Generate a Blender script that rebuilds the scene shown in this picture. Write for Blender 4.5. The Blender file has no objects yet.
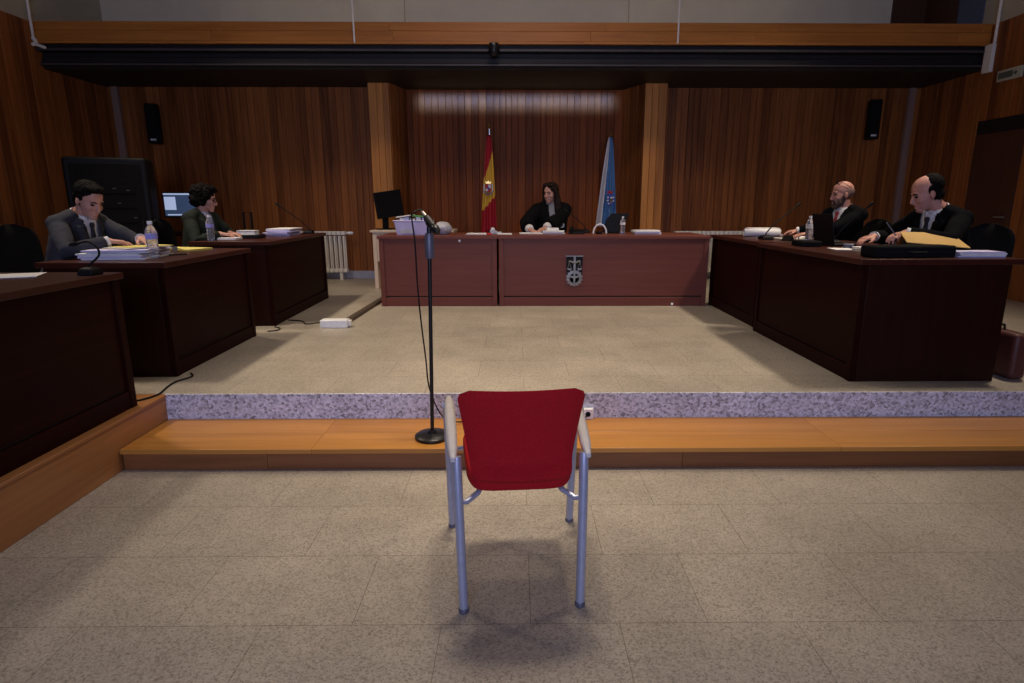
import bpy, bmesh, math, random
from mathutils import Vector, Matrix, noise
R = math.radians
V = Vector
scene = bpy.context.scene
COL = scene.collection
rnd = random.Random(7)
DZ = 0.28            # height of the dais above the hall floor
TOP = 1.04           # top of the two nearest left desks
T2 = 1.07            # top of the other side desks
JT = 1.065           # bench top

# ------------------------------------------------------------------ materials
def new_mat(name):
    m = bpy.data.materials.new(name); m.use_nodes = True
    nt = m.node_tree; b = nt.nodes['Principled BSDF']
    return m, nt, b
def lin(c):
    return tuple(((x/12.92) if x <= .04045 else ((x+.055)/1.055)**2.4) for x in [v/255 for v in c])
def plain(name, col, rough=.5, metal=0., var=.12, scale=30, spec=.5, bump=0., emit=None, es=0, trans=0, alpha=1, coat=0):
    m, nt, b = new_mat(name)
    n = nt.nodes.new('ShaderNodeTexNoise'); n.inputs['Scale'].default_value = scale; n.inputs['Detail'].default_value = 4
    tc = nt.nodes.new('ShaderNodeTexCoord'); nt.links.new(tc.outputs['Object'], n.inputs['Vector'])
    r = nt.nodes.new('ShaderNodeValToRGB')
    r.color_ramp.elements[0].position = .3; r.color_ramp.elements[1].position = .7
    r.color_ramp.elements[0].color = (*[c*(1-var) for c in col], 1)
    r.color_ramp.elements[1].color = (*[min(1, c*(1+var)) for c in col], 1)
    nt.links.new(n.outputs['Fac'], r.inputs['Fac']); nt.links.new(r.outputs['Color'], b.inputs['Base Color'])
    b.inputs['Roughness'].default_value = rough; b.inputs['Metallic'].default_value = metal
    b.inputs['Specular IOR Level'].default_value = spec
    if coat: b.inputs['Coat Weight'].default_value = coat
    if bump:
        bp = nt.nodes.new('ShaderNodeBump'); bp.inputs['Strength'].default_value = bump; bp.inputs['Distance'].default_value = .002
        nt.links.new(n.outputs['Fac'], bp.inputs['Height']); nt.links.new(bp.outputs['Normal'], b.inputs['Normal'])
    if trans: b.inputs['Transmission Weight'].default_value = trans
    if alpha < 1: b.inputs['Alpha'].default_value = alpha
    if emit: b.inputs['Emission Color'].default_value = (*emit, 1); b.inputs['Emission Strength'].default_value = es
    return m
def wood(name, dark, light, axis='Z', rough=.38, island=0., grain=1., spec=.5, coat=0.):
    """procedural timber: long streaks along one axis, each loose board with a tone of its own"""
    m, nt, b = new_mat(name); L = nt.links.new
    tc = nt.nodes.new('ShaderNodeTexCoord'); mp = nt.nodes.new('ShaderNodeMapping')
    s = {'X': (.6, 14, 14), 'Y': (14, .6, 14), 'Z': (14, 14, .6)}[axis]
    mp.inputs['Scale'].default_value = s
    L(tc.outputs['Object'], mp.inputs['Vector'])
    geo = nt.nodes.new('ShaderNodeNewGeometry')
    add = nt.nodes.new('ShaderNodeVectorMath'); add.operation = 'ADD'
    sc = nt.nodes.new('ShaderNodeMath'); sc.operation = 'MULTIPLY'; sc.inputs[1].default_value = 37 if island else 0
    L(geo.outputs['Random Per Island'], sc.inputs[0]); L(mp.outputs['Vector'], add.inputs[0]); L(sc.outputs[0], add.inputs[1])
    n1 = nt.nodes.new('ShaderNodeTexNoise'); n1.inputs['Scale'].default_value = 1.6; n1.inputs['Detail'].default_value = 6; n1.inputs['Distortion'].default_value = .6
    L(add.outputs[0], n1.inputs['Vector'])
    n2 = nt.nodes.new('ShaderNodeTexNoise'); n2.inputs['Scale'].default_value = 9; n2.inputs['Detail'].default_value = 3
    L(add.outputs[0], n2.inputs['Vector'])
    mx = nt.nodes.new('ShaderNodeMath'); mx.operation = 'MULTIPLY_ADD'; mx.inputs[1].default_value = .35; L(n2.outputs['Fac'], mx.inputs[0]); L(n1.outputs['Fac'], mx.inputs[2])
    mr = nt.nodes.new('ShaderNodeMapRange'); mr.inputs[1].default_value = .42; mr.inputs[2].default_value = .95; mr.inputs[3].default_value = .5-.5*grain; mr.inputs[4].default_value = .5+.5*grain
    L(mx.outputs[0], mr.inputs[0])
    isl = nt.nodes.new('ShaderNodeMath'); isl.operation = 'MULTIPLY_ADD'; isl.inputs[1].default_value = island; 
    L(geo.outputs['Random Per Island'], isl.inputs[0]); L(mr.outputs[0], isl.inputs[2])
    sub = nt.nodes.new('ShaderNodeMath'); sub.operation = 'SUBTRACT'; sub.use_clamp = True; sub.inputs[1].default_value = island*.5; L(isl.outputs[0], sub.inputs[0])
    r = nt.nodes.new('ShaderNodeValToRGB'); r.color_ramp.elements[0].color = (*dark, 1); r.color_ramp.elements[1].color = (*light, 1)
    L(sub.outputs[0], r.inputs['Fac']); L(r.outputs['Color'], b.inputs['Base Color'])
    b.inputs['Roughness'].default_value = rough; b.inputs['Specular IOR Level'].default_value = spec
    if coat: b.inputs['Coat Weight'].default_value = coat; b.inputs['Coat Roughness'].default_value = .2
    bp = nt.nodes.new('ShaderNodeBump'); bp.inputs['Strength'].default_value = .12; bp.inputs['Distance'].default_value = .002
    L(n2.outputs['Fac'], bp.inputs['Height']); L(bp.outputs['Normal'], b.inputs['Normal'])
    return m
def granite(name, c_lo, c_mid, c_hi, tiles=True, rough=.45, contrast=1., spk=120):
    m, nt, b = new_mat(name); L = nt.links.new
    tc = nt.nodes.new('ShaderNodeTexCoord')
    n = nt.nodes.new('ShaderNodeTexNoise'); n.inputs['Scale'].default_value = spk; n.inputs['Detail'].default_value = 3; n.inputs['Roughness'].default_value = .75
    L(tc.outputs['Object'], n.inputs['Vector'])
    cell = nt.nodes.new('ShaderNodeTexVoronoi'); cell.inputs['Scale'].default_value = spk; L(tc.outputs['Object'], cell.inputs['Vector'])
    sepc = nt.nodes.new('ShaderNodeSeparateColor'); L(cell.outputs['Color'], sepc.inputs[0])
    cm = nt.nodes.new('ShaderNodeMath'); cm.operation = 'MULTIPLY'; cm.inputs[1].default_value = .6; L(sepc.outputs[0], cm.inputs[0])
    ca = nt.nodes.new('ShaderNodeMath'); ca.operation = 'MULTIPLY_ADD'; ca.inputs[1].default_value = .5; L(n.outputs['Fac'], ca.inputs[0]); L(cm.outputs[0], ca.inputs[2])
    r = nt.nodes.new('ShaderNodeValToRGB'); e = r.color_ramp.elements
    e[0].position = .24; e[0].color = (*c_lo, 1); e[1].position = .84; e[1].color = (*c_hi, 1)
    k = r.color_ramp.elements.new(.42); k.color = (*c_mid, 1)
    L(ca.outputs[0], r.inputs['Fac'])
    big = nt.nodes.new('ShaderNodeTexNoise'); big.inputs['Scale'].default_value = 1.7; big.inputs['Detail'].default_value = 5; big.inputs['Roughness'].default_value = .65
    L(tc.outputs['Object'], big.inputs['Vector'])
    br = nt.nodes.new('ShaderNodeMapRange'); br.inputs[1].default_value = .3; br.inputs[2].default_value = .7; br.inputs[3].default_value = .82; br.inputs[4].default_value = 1.15
    L(big.outputs['Fac'], br.inputs[0])
    mul = nt.nodes.new('ShaderNodeVectorMath'); mul.operation = 'SCALE'; L(r.outputs['Color'], mul.inputs[0]); L(br.outputs[0], mul.inputs['Scale'])
    out = mul.outputs[0]
    # scattered dark flecks
    v = nt.nodes.new('ShaderNodeTexVoronoi'); v.inputs['Scale'].default_value = spk*.55; L(tc.outputs['Object'], v.inputs['Vector'])
    vr = nt.nodes.new('ShaderNodeMapRange'); vr.inputs[1].default_value = .12; vr.inputs[2].default_value = .26; vr.inputs[3].default_value = .74; vr.inputs[4].default_value = 1.
    L(v.outputs['Distance'], vr.inputs[0])
    m3 = nt.nodes.new('ShaderNodeVectorMath'); m3.operation = 'SCALE'; L(out, m3.inputs[0]); L(vr.outputs[0], m3.inputs['Scale']); out = m3.outputs[0]
    if tiles:
        mp = nt.nodes.new('ShaderNodeMapping'); mp.inputs['Location'].default_value = (.26, -.128, 0)
        L(tc.outputs['Object'], mp.inputs['Vector'])
        bk = nt.nodes.new('ShaderNodeTexBrick'); bk.offset = .5; bk.inputs['Scale'].default_value = 1
        bk.inputs['Brick Width'].default_value = .61; bk.inputs['Row Height'].default_value = .415; bk.inputs['Mortar Size'].default_value = .0016; bk.inputs['Mortar Smooth'].default_value = .3
        bk.inputs['Color1'].default_value = (.95, .95, .95, 1); bk.inputs['Color2'].default_value = (1.05, 1.04, 1.02, 1); bk.inputs['Mortar'].default_value = (.46, .44, .41, 1)
        L(mp.outputs['Vector'], bk.inputs['Vector'])
        m2 = nt.nodes.new('ShaderNodeVectorMath'); m2.operation = 'MULTIPLY'; L(out, m2.inputs[0]); L(bk.outputs['Color'], m2.inputs[1]); out = m2.outputs[0]
    L(out, b.inputs['Base Color'])
    rr = nt.nodes.new('ShaderNodeMapRange'); rr.inputs[3].default_value = rough-.08; rr.inputs[4].default_value = rough+.15; L(big.outputs['Fac'], rr.inputs[0]); L(rr.outputs[0], b.inputs['Roughness'])
    return m

MT = {}
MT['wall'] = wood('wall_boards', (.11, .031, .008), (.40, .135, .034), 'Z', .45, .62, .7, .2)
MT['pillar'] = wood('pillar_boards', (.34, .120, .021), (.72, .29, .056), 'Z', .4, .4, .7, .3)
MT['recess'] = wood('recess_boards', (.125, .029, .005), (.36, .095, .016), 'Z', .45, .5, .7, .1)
MT['wallback'] = plain('board_shadow_gap', (.02, .008, .004), .8)
MT['fascia'] = wood('fascia_oak', (.36, .115, .020), (.62, .25, .048), 'X', .34, .3, .6)
MT['tread'] = wood('step_oak', (.38, .155, .026), (.64, .29, .058), 'X', .36, .3, .6)
MT['stepfront'] = wood('step_front_walnut', (.15, .052, .016), (.31, .115, .036), 'X', .4, .5, .6)
MT['skirt'] = wood('deck_oak', (.25, .098, .030), (.46, .20, .066), 'Y', .4, .3, .6)
MT['desk'] = wood('mahogany', (.0095, .0018, .0011), (.025, .0046, .0028), 'X', .45, 0, .6, .05)  # same wood as the bench, darkened to carry the shade on the side desks
MT['desk_b'] = wood('bench_mahogany_lit', (.125, .034, .023), (.215, .065, .044), 'X', .45, 0, .5, .22)  # lighter copy of the desk mahogany, frontal light put into the colour
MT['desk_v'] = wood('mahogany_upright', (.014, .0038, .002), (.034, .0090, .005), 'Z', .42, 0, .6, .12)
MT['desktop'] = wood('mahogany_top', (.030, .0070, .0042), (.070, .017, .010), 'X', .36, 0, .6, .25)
MT['coverstrip_lit'] = wood('cover_strip_lit', (.22, .13, .10), (.34, .22, .18), 'Z', .4, 0, .5)  # light falling on the strips is put into this paler colour
MT['groove'] = plain('desk_groove', (.008, .003, .002), .7)
MT['cream_wood'] = wood('pale_laminate', (.66, .50, .36), (.80, .63, .47), 'Z', .5, 0, .4)
MT['floor'] = granite('floor_granite', (.25, .215, .168), (.39, .34, .275), (.50, .445, .365), True, .42, spk=165)
MT['riser'] = granite('riser_granite', (.22, .22, .25), (.50, .51, .58), (.78, .79, .90), False, .55, spk=75)
MT['plaster'] = plain('gallery_plaster', (.80, .70, .52), .85, var=.05, scale=3)
MT['plaster2'] = plain('upper_plaster', (.50, .45, .34), .85, var=.06, scale=3)
MT['beamdark'] = plain('dark_beam', (.020, .017, .018), .55, var=.15, scale=5, spec=.3)
MT['beamlip_lit'] = plain('beam_lip_highlight', (.060, .052, .056), .45, var=.1, scale=5)  # paler grey paints the highlight along the beam mouldings
MT['black'] = plain('black_plastic', (.006, .006, .007), .55, spec=.18)
MT['blackmat'] = plain('black_fabric', (.008, .0075, .008), .9, var=.3, scale=80, bump=.2, spec=.12)
MT['blackmetal'] = plain('black_metal', (.012, .012, .014), .35, .3)
MT['greymetal'] = plain('grey_tube', (.12, .12, .16), .4, .2)
MT['silver'] = plain('silver_paint', (.42, .44, .56), .35, .35, var=.06)
MT['armpad'] = plain('pale_armrest', (.60, .57, .55), .35, var=.06)
MT['red'] = plain('red_upholstery', (.40, .008, .014), .85, var=.14, scale=160, bump=.35, spec=.2)
MT['white'] = plain('white_plastic', (.93, .93, .92), .4, var=.04)
MT['paper'] = plain('white_paper', (.86, .85, .85), .8, var=.06, scale=12)
MT['paper_l'] = plain('lilac_paper', (.66, .62, .90), .8, var=.08, scale=12)
MT['paper_y'] = plain('yellow_folder', (.70, .60, .16), .7, var=.08, scale=12)
MT['paper_g'] = plain('green_folder', (.08, .34, .06), .6, var=.1)
MT['manila'] = plain('manila_card', (.62, .38, .10), .65, var=.07, scale=8)
MT['cream'] = plain('cream_enamel', (.90, .86, .78), .4, var=.05)
MT['marble'] = plain('grey_marble', (.38, .38, .45), .35, var=.15, scale=6)
MT['skin'] = plain('skin_light', (.52, .265, .20), .55, var=.07, scale=25)
MT['skin2'] = plain('skin_ruddy', (.50, .235, .18), .55, var=.08, scale=25)
MT['lips'] = plain('lips', (.36, .12, .11), .5)
MT['eye'] = plain('eye_dark', (.03, .02, .018), .2)
MT['hair'] = plain('hair_black', (.006, .0045, .004), .8, var=.4, scale=60, bump=.5, spec=.07)
MT['hairb'] = plain('hair_dark_brown', (.016, .007, .0055), .65, var=.4, scale=50, bump=.5, spec=.18)
MT['beard'] = plain('beard_brown', (.07, .038, .026), .8, var=.4, scale=90, bump=.5)
MT['stubble'] = plain('cropped_hair', (.18, .105, .085), .75, var=.2, scale=120)
MT['suitgrey'] = plain('grey_suit_cloth', (.045, .046, .057), .9, var=.12, scale=120, bump=.15, spec=.15)
MT['suitblack'] = plain('black_suit_cloth', (.0042, .0042, .0056), .92, var=.2, scale=120, bump=.15, spec=.06)
MT['robe'] = plain('black_robe_cloth', (.005, .0048, .0055), .95, var=.25, scale=60, bump=.15, spec=.08)
MT['green'] = plain('dark_green_cloth', (.020, .025, .020), .92, var=.15, scale=90, bump=.2, spec=.12)
MT['shirt'] = plain('white_shirt_cloth', (.70, .70, .72), .8, var=.05)
MT['shirtg'] = plain('grey_shirt_cloth', (.25, .25, .27), .8, var=.1)
MT['print'] = plain('blue_white_print', (.36, .38, .52), .8, var=.75, scale=45)
MT['tie_d'] = plain('dark_tie', (.012, .012, .022), .6)
MT['tie_r'] = plain('red_tie', (.28, .02, .03), .6)
MT['lace'] = plain('white_lace', (.72, .70, .66), .9, var=.25, scale=120, bump=.4)
MT['steel'] = plain('polished_steel', (.55, .53, .50), .3, .85, var=.1)
MT['dullsteel'] = plain('dull_steel', (.27, .26, .25), .5, .6, var=.15)
MT['gold'] = plain('gilt', (.60, .40, .12), .3, .9)
MT['fl_red'] = plain('flag_red', (.42, .010, .022), .6, var=.1)
MT['fl_yel'] = plain('flag_yellow', (.80, .48, .05), .6, var=.1)
MT['fl_white'] = plain('flag_white', (.66, .66, .70), .6, var=.06)
MT['fl_blue'] = plain('flag_blue', (.08, .20, .42), .6, var=.15)
MT['fl_dblue'] = plain('crest_blue', (.05, .08, .36), .6)
MT['bag'] = plain('crumpled_plastic', (.50, .50, .53), .35, var=.2, scale=14)
MT['case'] = plain('maroon_leather', (.085, .020, .016), .5, var=.2, scale=40, bump=.3)
MT['screen'] = plain('lit_screen', (.05, .07, .12), .3, emit=(.10, .17, .36), es=.22)
MT['screenbar'] = plain('lit_bar', (.3, .3, .4), .3, emit=(.55, .68, 1.), es=.55)
MT['led'] = plain('speaker_badge', (.7, .7, .72), .4)
MT['water'] = plain('clear_pet', (.80, .82, .92), .12, trans=.85, alpha=.8, var=.03)
MT['label'] = plain('bottle_label', (.34, .33, .75), .5, var=.2, scale=40)
MT['oldsign'] = plain('sign_cream', (.50, .49, .38), .6, var=.1)
MT['signdark'] = plain('sign_dark', (.10, .12, .09), .6)
MT['redthing'] = plain('red_plastic', (.60, .03, .05), .5)
MT['raceway'] = wood('raceway_wood', (.05, .035, .025), (.11, .08, .055), 'Y', .5, 0, .5)
MT['brownpanel'] = wood('gallery_panel', (.05, .017, .008), (.11, .04, .02), 'Z', .5, 0, .6)
MT['bluepane'] = plain('blue_grey_pane', (.10, .13, .22), .4)

# ------------------------------------------------------------------ mesh builder
class MB:
    def __init__(s): s.bm = bmesh.new(); s.mi = 0
    def _f(s, vs):
        try:
            f = s.bm.faces.new(vs); f.material_index = s.mi; return f
        except ValueError: return None
    def box(s, c, size, rot=None):
        c = V(c); h = V(size)/2; M = rot if rot else Matrix.Identity(3)
        v = [s.bm.verts.new(c + M @ V((x*h.x, y*h.y, z*h.z))) for z in (-1, 1) for y in (-1, 1) for x in (-1, 1)]
        for q in ((0,2,3,1), (4,5,7,6), (0,1,5,4), (2,6,7,3), (0,4,6,2), (1,3,7,5)): s._f([v[i] for i in q])
        return s
    def bx(s, x0, x1, y0, y1, z0, z1): return s.box(((x0+x1)/2, (y0+y1)/2, (z0+z1)/2), (abs(x1-x0), abs(y1-y0), abs(z1-z0)))
    def hexa(s, p):
        """eight corners: bottom ring then top ring"""
        v = [s.bm.verts.new(V(q)) for q in p]
        for q in ((3,2,1,0), (4,5,6,7), (0,1,5,4), (1,2,6,5), (2,3,7,6), (3,0,4,7)): s._f([v[i] for i in q])
        return s
    def loft(s, rings, cap=True, closed=True):
        vr = [[s.bm.verts.new(V(p)) for p in r] for r in rings]
        n = len(vr[0])
        for a, b in zip(vr, vr[1:]):
            for i in range(n if closed else n-1):
                j = (i+1) % n; s._f([a[i], a[j], b[j], b[i]])
        if cap and closed:
            s._f(list(reversed(vr[0]))); s._f(vr[-1])
        return s
    def tube(s, pts, r, n=10, round_ends=False, squash=1.):
        pts = [V(p) for p in pts]; k = len(pts)
        rs = [r]*k if not isinstance(r, (list, tuple)) else list(r)
        if round_ends:
            d0 = (pts[0]-pts[1]).normalized(); d1 = (pts[-1]-pts[-2]).normalized()
            a = [(pts[0]+d0*rs[0]*x, rs[0]*y) for x, y in ((.98, .2), (.8, .6), (.45, .89))]
            b = [(pts[-1]+d1*rs[-1]*x, rs[-1]*y) for x, y in ((.45, .89), (.8, .6), (.98, .2))]
            pts = [p for p, _ in a]+pts+[p for p, _ in b]; rs = [q for _, q in a]+rs+[q for _, q in b]; k = len(pts)
        t = (pts[1]-pts[0]).normalized()
        u = t.cross(V((0, 0, 1)))
        if u.length < .05: u = t.cross(V((0, 1, 0)))
        u.normalize(); rings = []
        for i in range(k):
            t2 = (pts[min(i+1, k-1)]-pts[max(i-1, 0)]).normalized()
            q = t.rotation_difference(t2); u = q @ u; t = t2
            w = t.cross(u)
            rings.append([pts[i] + (u*math.cos(2*math.pi*j/n) + w*math.sin(2*math.pi*j/n)*squash)*rs[i] for j in range(n)])
        return s.loft(rings)
    def lathe(s, prof, c=(0,0,0), n=24, M=None):
        M = M or Matrix.Identity(3); c = V(c); rings = []
        for r, z in prof: rings.append([c + M @ V((r*math.cos(2*math.pi*j/n), r*math.sin(2*math.pi*j/n), z)) for j in range(n)])
        return s.loft(rings)
    def ell(s, c, r, M=None, nu=16, nv=10, fn=None):
        M = M or Matrix.Identity(3); c = V(c); rings = []
        for i in range(nv+1):
            a = math.pi*(i+.02)/(nv+.04); rings.append([])
            for j in range(nu):
                d = V((math.sin(a)*math.cos(2*math.pi*j/nu), math.sin(a)*math.sin(2*math.pi*j/nu), -math.cos(a)))
                k = fn(d) if fn else 1
                rings[-1].append(c + M @ V((d.x*r[0]*k, d.y*r[1]*k, d.z*r[2]*k)))
        return s.loft(rings)
    def prism(s, poly, thick, M=None, c=(0,0,0)):
        """poly in local xy, extruded along local z"""
        M = M or Matrix.Identity(3); c = V(c)
        return s.loft([[c + M @ V((x, y, z)) for x, y in poly] for z in (0, thick)])
    def build(s, name, mat, parent=None, bevel=0., smooth=35, seg=2, mods=None):
        bmesh.ops.recalc_face_normals(s.bm, faces=s.bm.faces[:])
        me = bpy.data.meshes.new(name); s.bm.to_mesh(me); s.bm.free()
        for m in (mat if isinstance(mat, (list, tuple)) else [mat]): me.materials.append(MT[m] if isinstance(m, str) else m)
        o = bpy.data.objects.new(name, me); COL.objects.link(o)
        if smooth:
            me.shade_smooth(); me.set_sharp_from_angle(angle=R(smooth))
        if bevel:
            b = o.modifiers.new('Bevel', 'BEVEL'); b.width = bevel; b.segments = seg; b.limit_method = 'ANGLE'; b.angle_limit = R(40)
        if parent: o.parent = parent
        return o
def thing(name, label, cat, loc=(0,0,0), rz=0., group=None):
    o = bpy.data.objects.new(name, None); COL.objects.link(o); o.empty_display_size = .1
    o.location = loc; o.rotation_euler = (0, 0, rz); o['label'] = label; o['category'] = cat
    if group: o['group'] = group
    return o
def tag(o, label, cat, group=None):
    o['label'] = label; o['category'] = cat
    if group: o['group'] = group
    return o
def struct(o): o['kind'] = 'structure'; return o
def kids(o): return [c for c in bpy.data.objects if c.parent == o]
def dup(root, loc, rz, label, group=None):
    r = root.copy(); COL.objects.link(r); r.location = loc; r.rotation_euler = (0, 0, rz); r['label'] = label
    if group: r['group'] = group
    for ch in kids(root):
        c = ch.copy(); COL.objects.link(c); c.parent = r
        for g in kids(ch):
            d = g.copy(); COL.objects.link(d); d.parent = c
    return r
def rot(rx=0, ry=0, rz=0):
    return (Matrix.Rotation(R(rz), 3, 'Z') @ Matrix.Rotation(R(ry), 3, 'Y') @ Matrix.Rotation(R(rx), 3, 'X'))

# ------------------------------------------------------------------ the room
XL, XR = -5.95, 5.95
m = MB(); m.bx(XL, XR, -4.2, 3.49, -.1, 0); struct(m.build('floor', 'floor'))
m = MB(); m.bx(XL, XR, 3.50, 9.6, 0.0, DZ); struct(m.build('floor_dais', 'floor'))
m = MB(); m.bx(-2.135, XR, 3.485, 3.50, .1, DZ+.0005); struct(m.build('trim_1', 'riser'))           # speckled granite riser
m = MB()                                                                                      # timber step: tread boards and front board
m.mi = 0
xs = [-2.12, -1.1, .3, 1.75, 3.2, 4.6, XR]
for a, b in zip(xs, xs[1:]):
    for y0, y1 in ((3.01, 3.245), (3.247, 3.484)): m.bx(a, b-.001, y0, y1, .098, .125)
m.mi = 1
for a, b in zip((-2.12, -1.35, .9, 3.1), (-1.35, .9, 3.1, XR)): m.bx(a, b-.001, 3.03, 3.06, 0, .098)
struct(m.build('trim_2', ['tread', 'stepfront'], bevel=.003))
m = MB(); m.bx(XL, -2.14, -4.2, 3.495, .0, DZ-.02); struct(m.build('floor_side_deck', 'skirt'))
m = MB()                                                                                      # oak edging of the side deck
for a, b in zip((-4.2, -1.2, .9, 2.2), (-1.2, .9, 2.2, 3.499)):
    m.bx(-2.55, -2.12, a, b-.001, DZ-.02, DZ); m.bx(-2.14, -2.128, a, b-.001, 0, DZ-.02)
m.bx(XL, -2.552, -4.2, 3.499, DZ-.02, DZ)
struct(m.build('trim_3', 'skirt', bevel=.004))

def boards(m, p, d, length, z0, z1, nrm, wmin=.085, wmax=.125, th=.012, gap=.003):
    """upright tongue boards set side by side on a wall; p start, d direction, nrm outward"""
    p = V(p); d = V(d).normalized(); nrm = V(nrm).normalized(); t = 0
    while t < length-.001:
        w = min(rnd.uniform(wmin, wmax), length-t)
        if length-t-w < .04: w = length-t
        a = p + d*(t+gap/2); b = p + d*(t+w-gap/2); e = rnd.uniform(0, .003); c = .004
        A = [(a, 0), (a, th-c+e), (a+d*c, th+e), (b-d*c, th+e), (b, th-c+e), (b, 0)]
        rings = [[q + nrm*k + V((0, 0, z)) for q, k in A] for z in (z0, z1)]
        m.loft(rings)
        t += w
SOF = 3.06
# back wall: two side bays, centre recess, and boarded pillars with splayed cheeks
m = MB(); m.mi = 1
m.bx(XL, XR, 9.52, 9.62, DZ, 5.0)
m.bx(XL, -2.0, 9.35, 9.52, DZ, SOF); m.bx(2.05, XR, 9.35, 9.52, DZ, SOF)
m.mi = 0
boards(m, (XL, 9.35, 0), (1, 0, 0), 3.87, DZ, SOF, (0, -1, 0))
boards(m, (2.13, 9.35, 0), (1, 0, 0), 3.82, DZ, SOF, (0, -1, 0))
m.mi = 2
boards(m, (-1.66, 9.52, 0), (1, 0, 0), 3.26, DZ, SOF, (0, -1, 0), .085, .115)
struct(m.build('wall_back', ['wall', 'wallback', 'recess'], smooth=20))
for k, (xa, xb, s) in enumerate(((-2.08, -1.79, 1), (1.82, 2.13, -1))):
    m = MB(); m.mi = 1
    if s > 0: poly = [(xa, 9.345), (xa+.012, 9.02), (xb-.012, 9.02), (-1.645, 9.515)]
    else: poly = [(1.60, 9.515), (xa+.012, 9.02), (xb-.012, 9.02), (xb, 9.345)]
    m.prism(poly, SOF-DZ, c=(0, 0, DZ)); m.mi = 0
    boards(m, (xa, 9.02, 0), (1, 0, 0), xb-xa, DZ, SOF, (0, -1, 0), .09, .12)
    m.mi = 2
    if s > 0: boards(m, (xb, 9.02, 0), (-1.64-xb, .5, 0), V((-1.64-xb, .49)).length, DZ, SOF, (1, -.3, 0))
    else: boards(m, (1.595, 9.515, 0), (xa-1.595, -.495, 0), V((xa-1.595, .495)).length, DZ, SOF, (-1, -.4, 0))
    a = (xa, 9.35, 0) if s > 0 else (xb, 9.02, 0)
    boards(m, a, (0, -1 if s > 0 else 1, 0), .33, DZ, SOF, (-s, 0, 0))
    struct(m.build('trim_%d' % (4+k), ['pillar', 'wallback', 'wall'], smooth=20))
for k, s_ in enumerate((-1, 1)):                                                               # narrow cover strips beside the corners
    m = MB(); x = s_*5.80; m.loft([[(x-.05, 9.34, z), (x-.045, 9.29, z), (x+.045, 9.29, z), (x+.05, 9.34, z)] for z in (DZ, SOF)])
    struct(m.build('trim_%d' % (6+k), 'coverstrip_lit', bevel=.004))
# side walls, boarded up to the gallery line, plaster above
for nm, x, s in (('wall_left', XL, 1), ('wall_right', XR, -1)):
    m = MB(); m.mi = 1
    m.bx(x, x-s*.1, -4.2, 9.62, 0, 3.58); m.mi = 2
    m.bx(x, x-s*.1, -4.2, 9.62, 3.58, 5.0); m.mi = 0
    if s > 0: boards(m, (x, 9.34, 0), (0, -1, 0), 13.5, DZ, 3.58, (1, 0, 0), .10, .15)
    else:
        boards(m, (x, 9.34, 0), (0, -1, 0), 1.24, DZ, 3.58, (-1, 0, 0), .10, .15)
        boards(m, (x, 8.1, 0), (0, -1, 0), .80, 2.44, 3.58, (-1, 0, 0), .10, .15)
        boards(m, (x, 7.3, 0), (0, -1, 0), 11.4, DZ, 3.58, (-1, 0, 0), .10, .15)
    struct(m.build(nm, ['wall', 'wallback', 'plaster2'], smooth=20))
m = MB()                                                                                      # flush door in the right wall under a dark slot
m.bx(XR-.012, XR, 7.31, 8.09, DZ, 2.27); m.mi = 1; m.bx(XR-.004, XR, 7.31, 8.09, 2.27, 2.43)
d = struct(m.build('door_1', ['brownpanel', 'groove'], bevel=.002))
m = MB(); m.tube([(XR-.05, 7.40, 1.25), (XR-.05, 7.52, 1.25)], .011, round_ends=True); m.tube([(XR-.05, 7.40, 1.25), (XR-.01, 7.40, 1.25)], .012)
m.build('door_handle', 'steel', d)
m = MB(); m.bx(XL, XR, -4.2, 9.62, 5.0, 5.1); struct(m.build('ceiling', 'plaster'))
m = MB(); m.bx(XL, XR, -4.3, -4.2, 0, 5.0); struct(m.build('wall_rear', 'plaster2'))
m = MB(); m.bx(XL+.02, -2.1, 9.31, 9.35, DZ, .40); m.bx(2.15, XR-.02, 9.31, 9.35, DZ, .40); m.bx(-1.6, 1.58, 9.475, 9.5, DZ, .40)
struct(m.build('baseboard_back', 'marble', bevel=.006))
# gallery front: oak fascia over a stepped dark beam, soffit running back to the wall
m = MB()
for z0, z1, yy in ((3.338, 3.372, 8.075), (3.374, 3.488, 8.085), (3.490, 3.592, 8.09)):
    x = XL+.02
    while x < XR-.03:
        w = min(rnd.uniform(1.9, 2.7), XR-.02-x); m.bx(x, x+w-.001, yy, 8.14, z0, z1); x += w
struct(m.build('trim_8', 'fascia', bevel=.004))
m = MB()
prof = [(8.16, 3.345), (8.16, 3.30), (8.10, 3.295), (8.10, 3.262), (8.12, 3.258), (8.19, 3.25), (8.19, 3.20), (8.17, 3.196), (8.17, 3.135), (8.13, 3.125), (8.13, 3.095), (8.17, 3.09), (8.20, SOF), (9.6, SOF), (9.6, 3.5), (8.16, 3.5)]
m.loft([[(x, y, z) for y, z in prof] for x in (XL, XR)])
m.mi = 1
m.bx(XL+.01, XR-.01, 8.088, 8.11, 3.258, 3.285); m.bx(XL+.01, XR-.01, 8.115, 8.14, 3.096, 3.118)  # thin strips carrying the painted highlight lines of the beam
struct(m.build('trim_9', ['beamdark', 'beamlip_lit'], bevel=.004))
m = MB()
m.bx(XL, 5.45, 9.50, 9.52, 3.5, 5.0)
for x0, x1 in ((-2.24, -1.6), (1.62, 2.26)): m.bx(x0, x1, 9.42, 9.50, 3.5, 5.0)
struct(m.build('wall_gallery', 'plaster'))
m = MB(); m.bx(5.45, XR, 9.46, 9.52, 3.5, 5.0); m.bx(XR-.03, XR, 8.78, 9.46, 3.59, 5.0); struct(m.build('trim_10', 'brownpanel'))
m = MB(); m.bx(XR-.02, XR-.005, 8.30, 8.77, 3.59, 5.0); struct(m.build('window_1', 'bluepane'))

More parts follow.
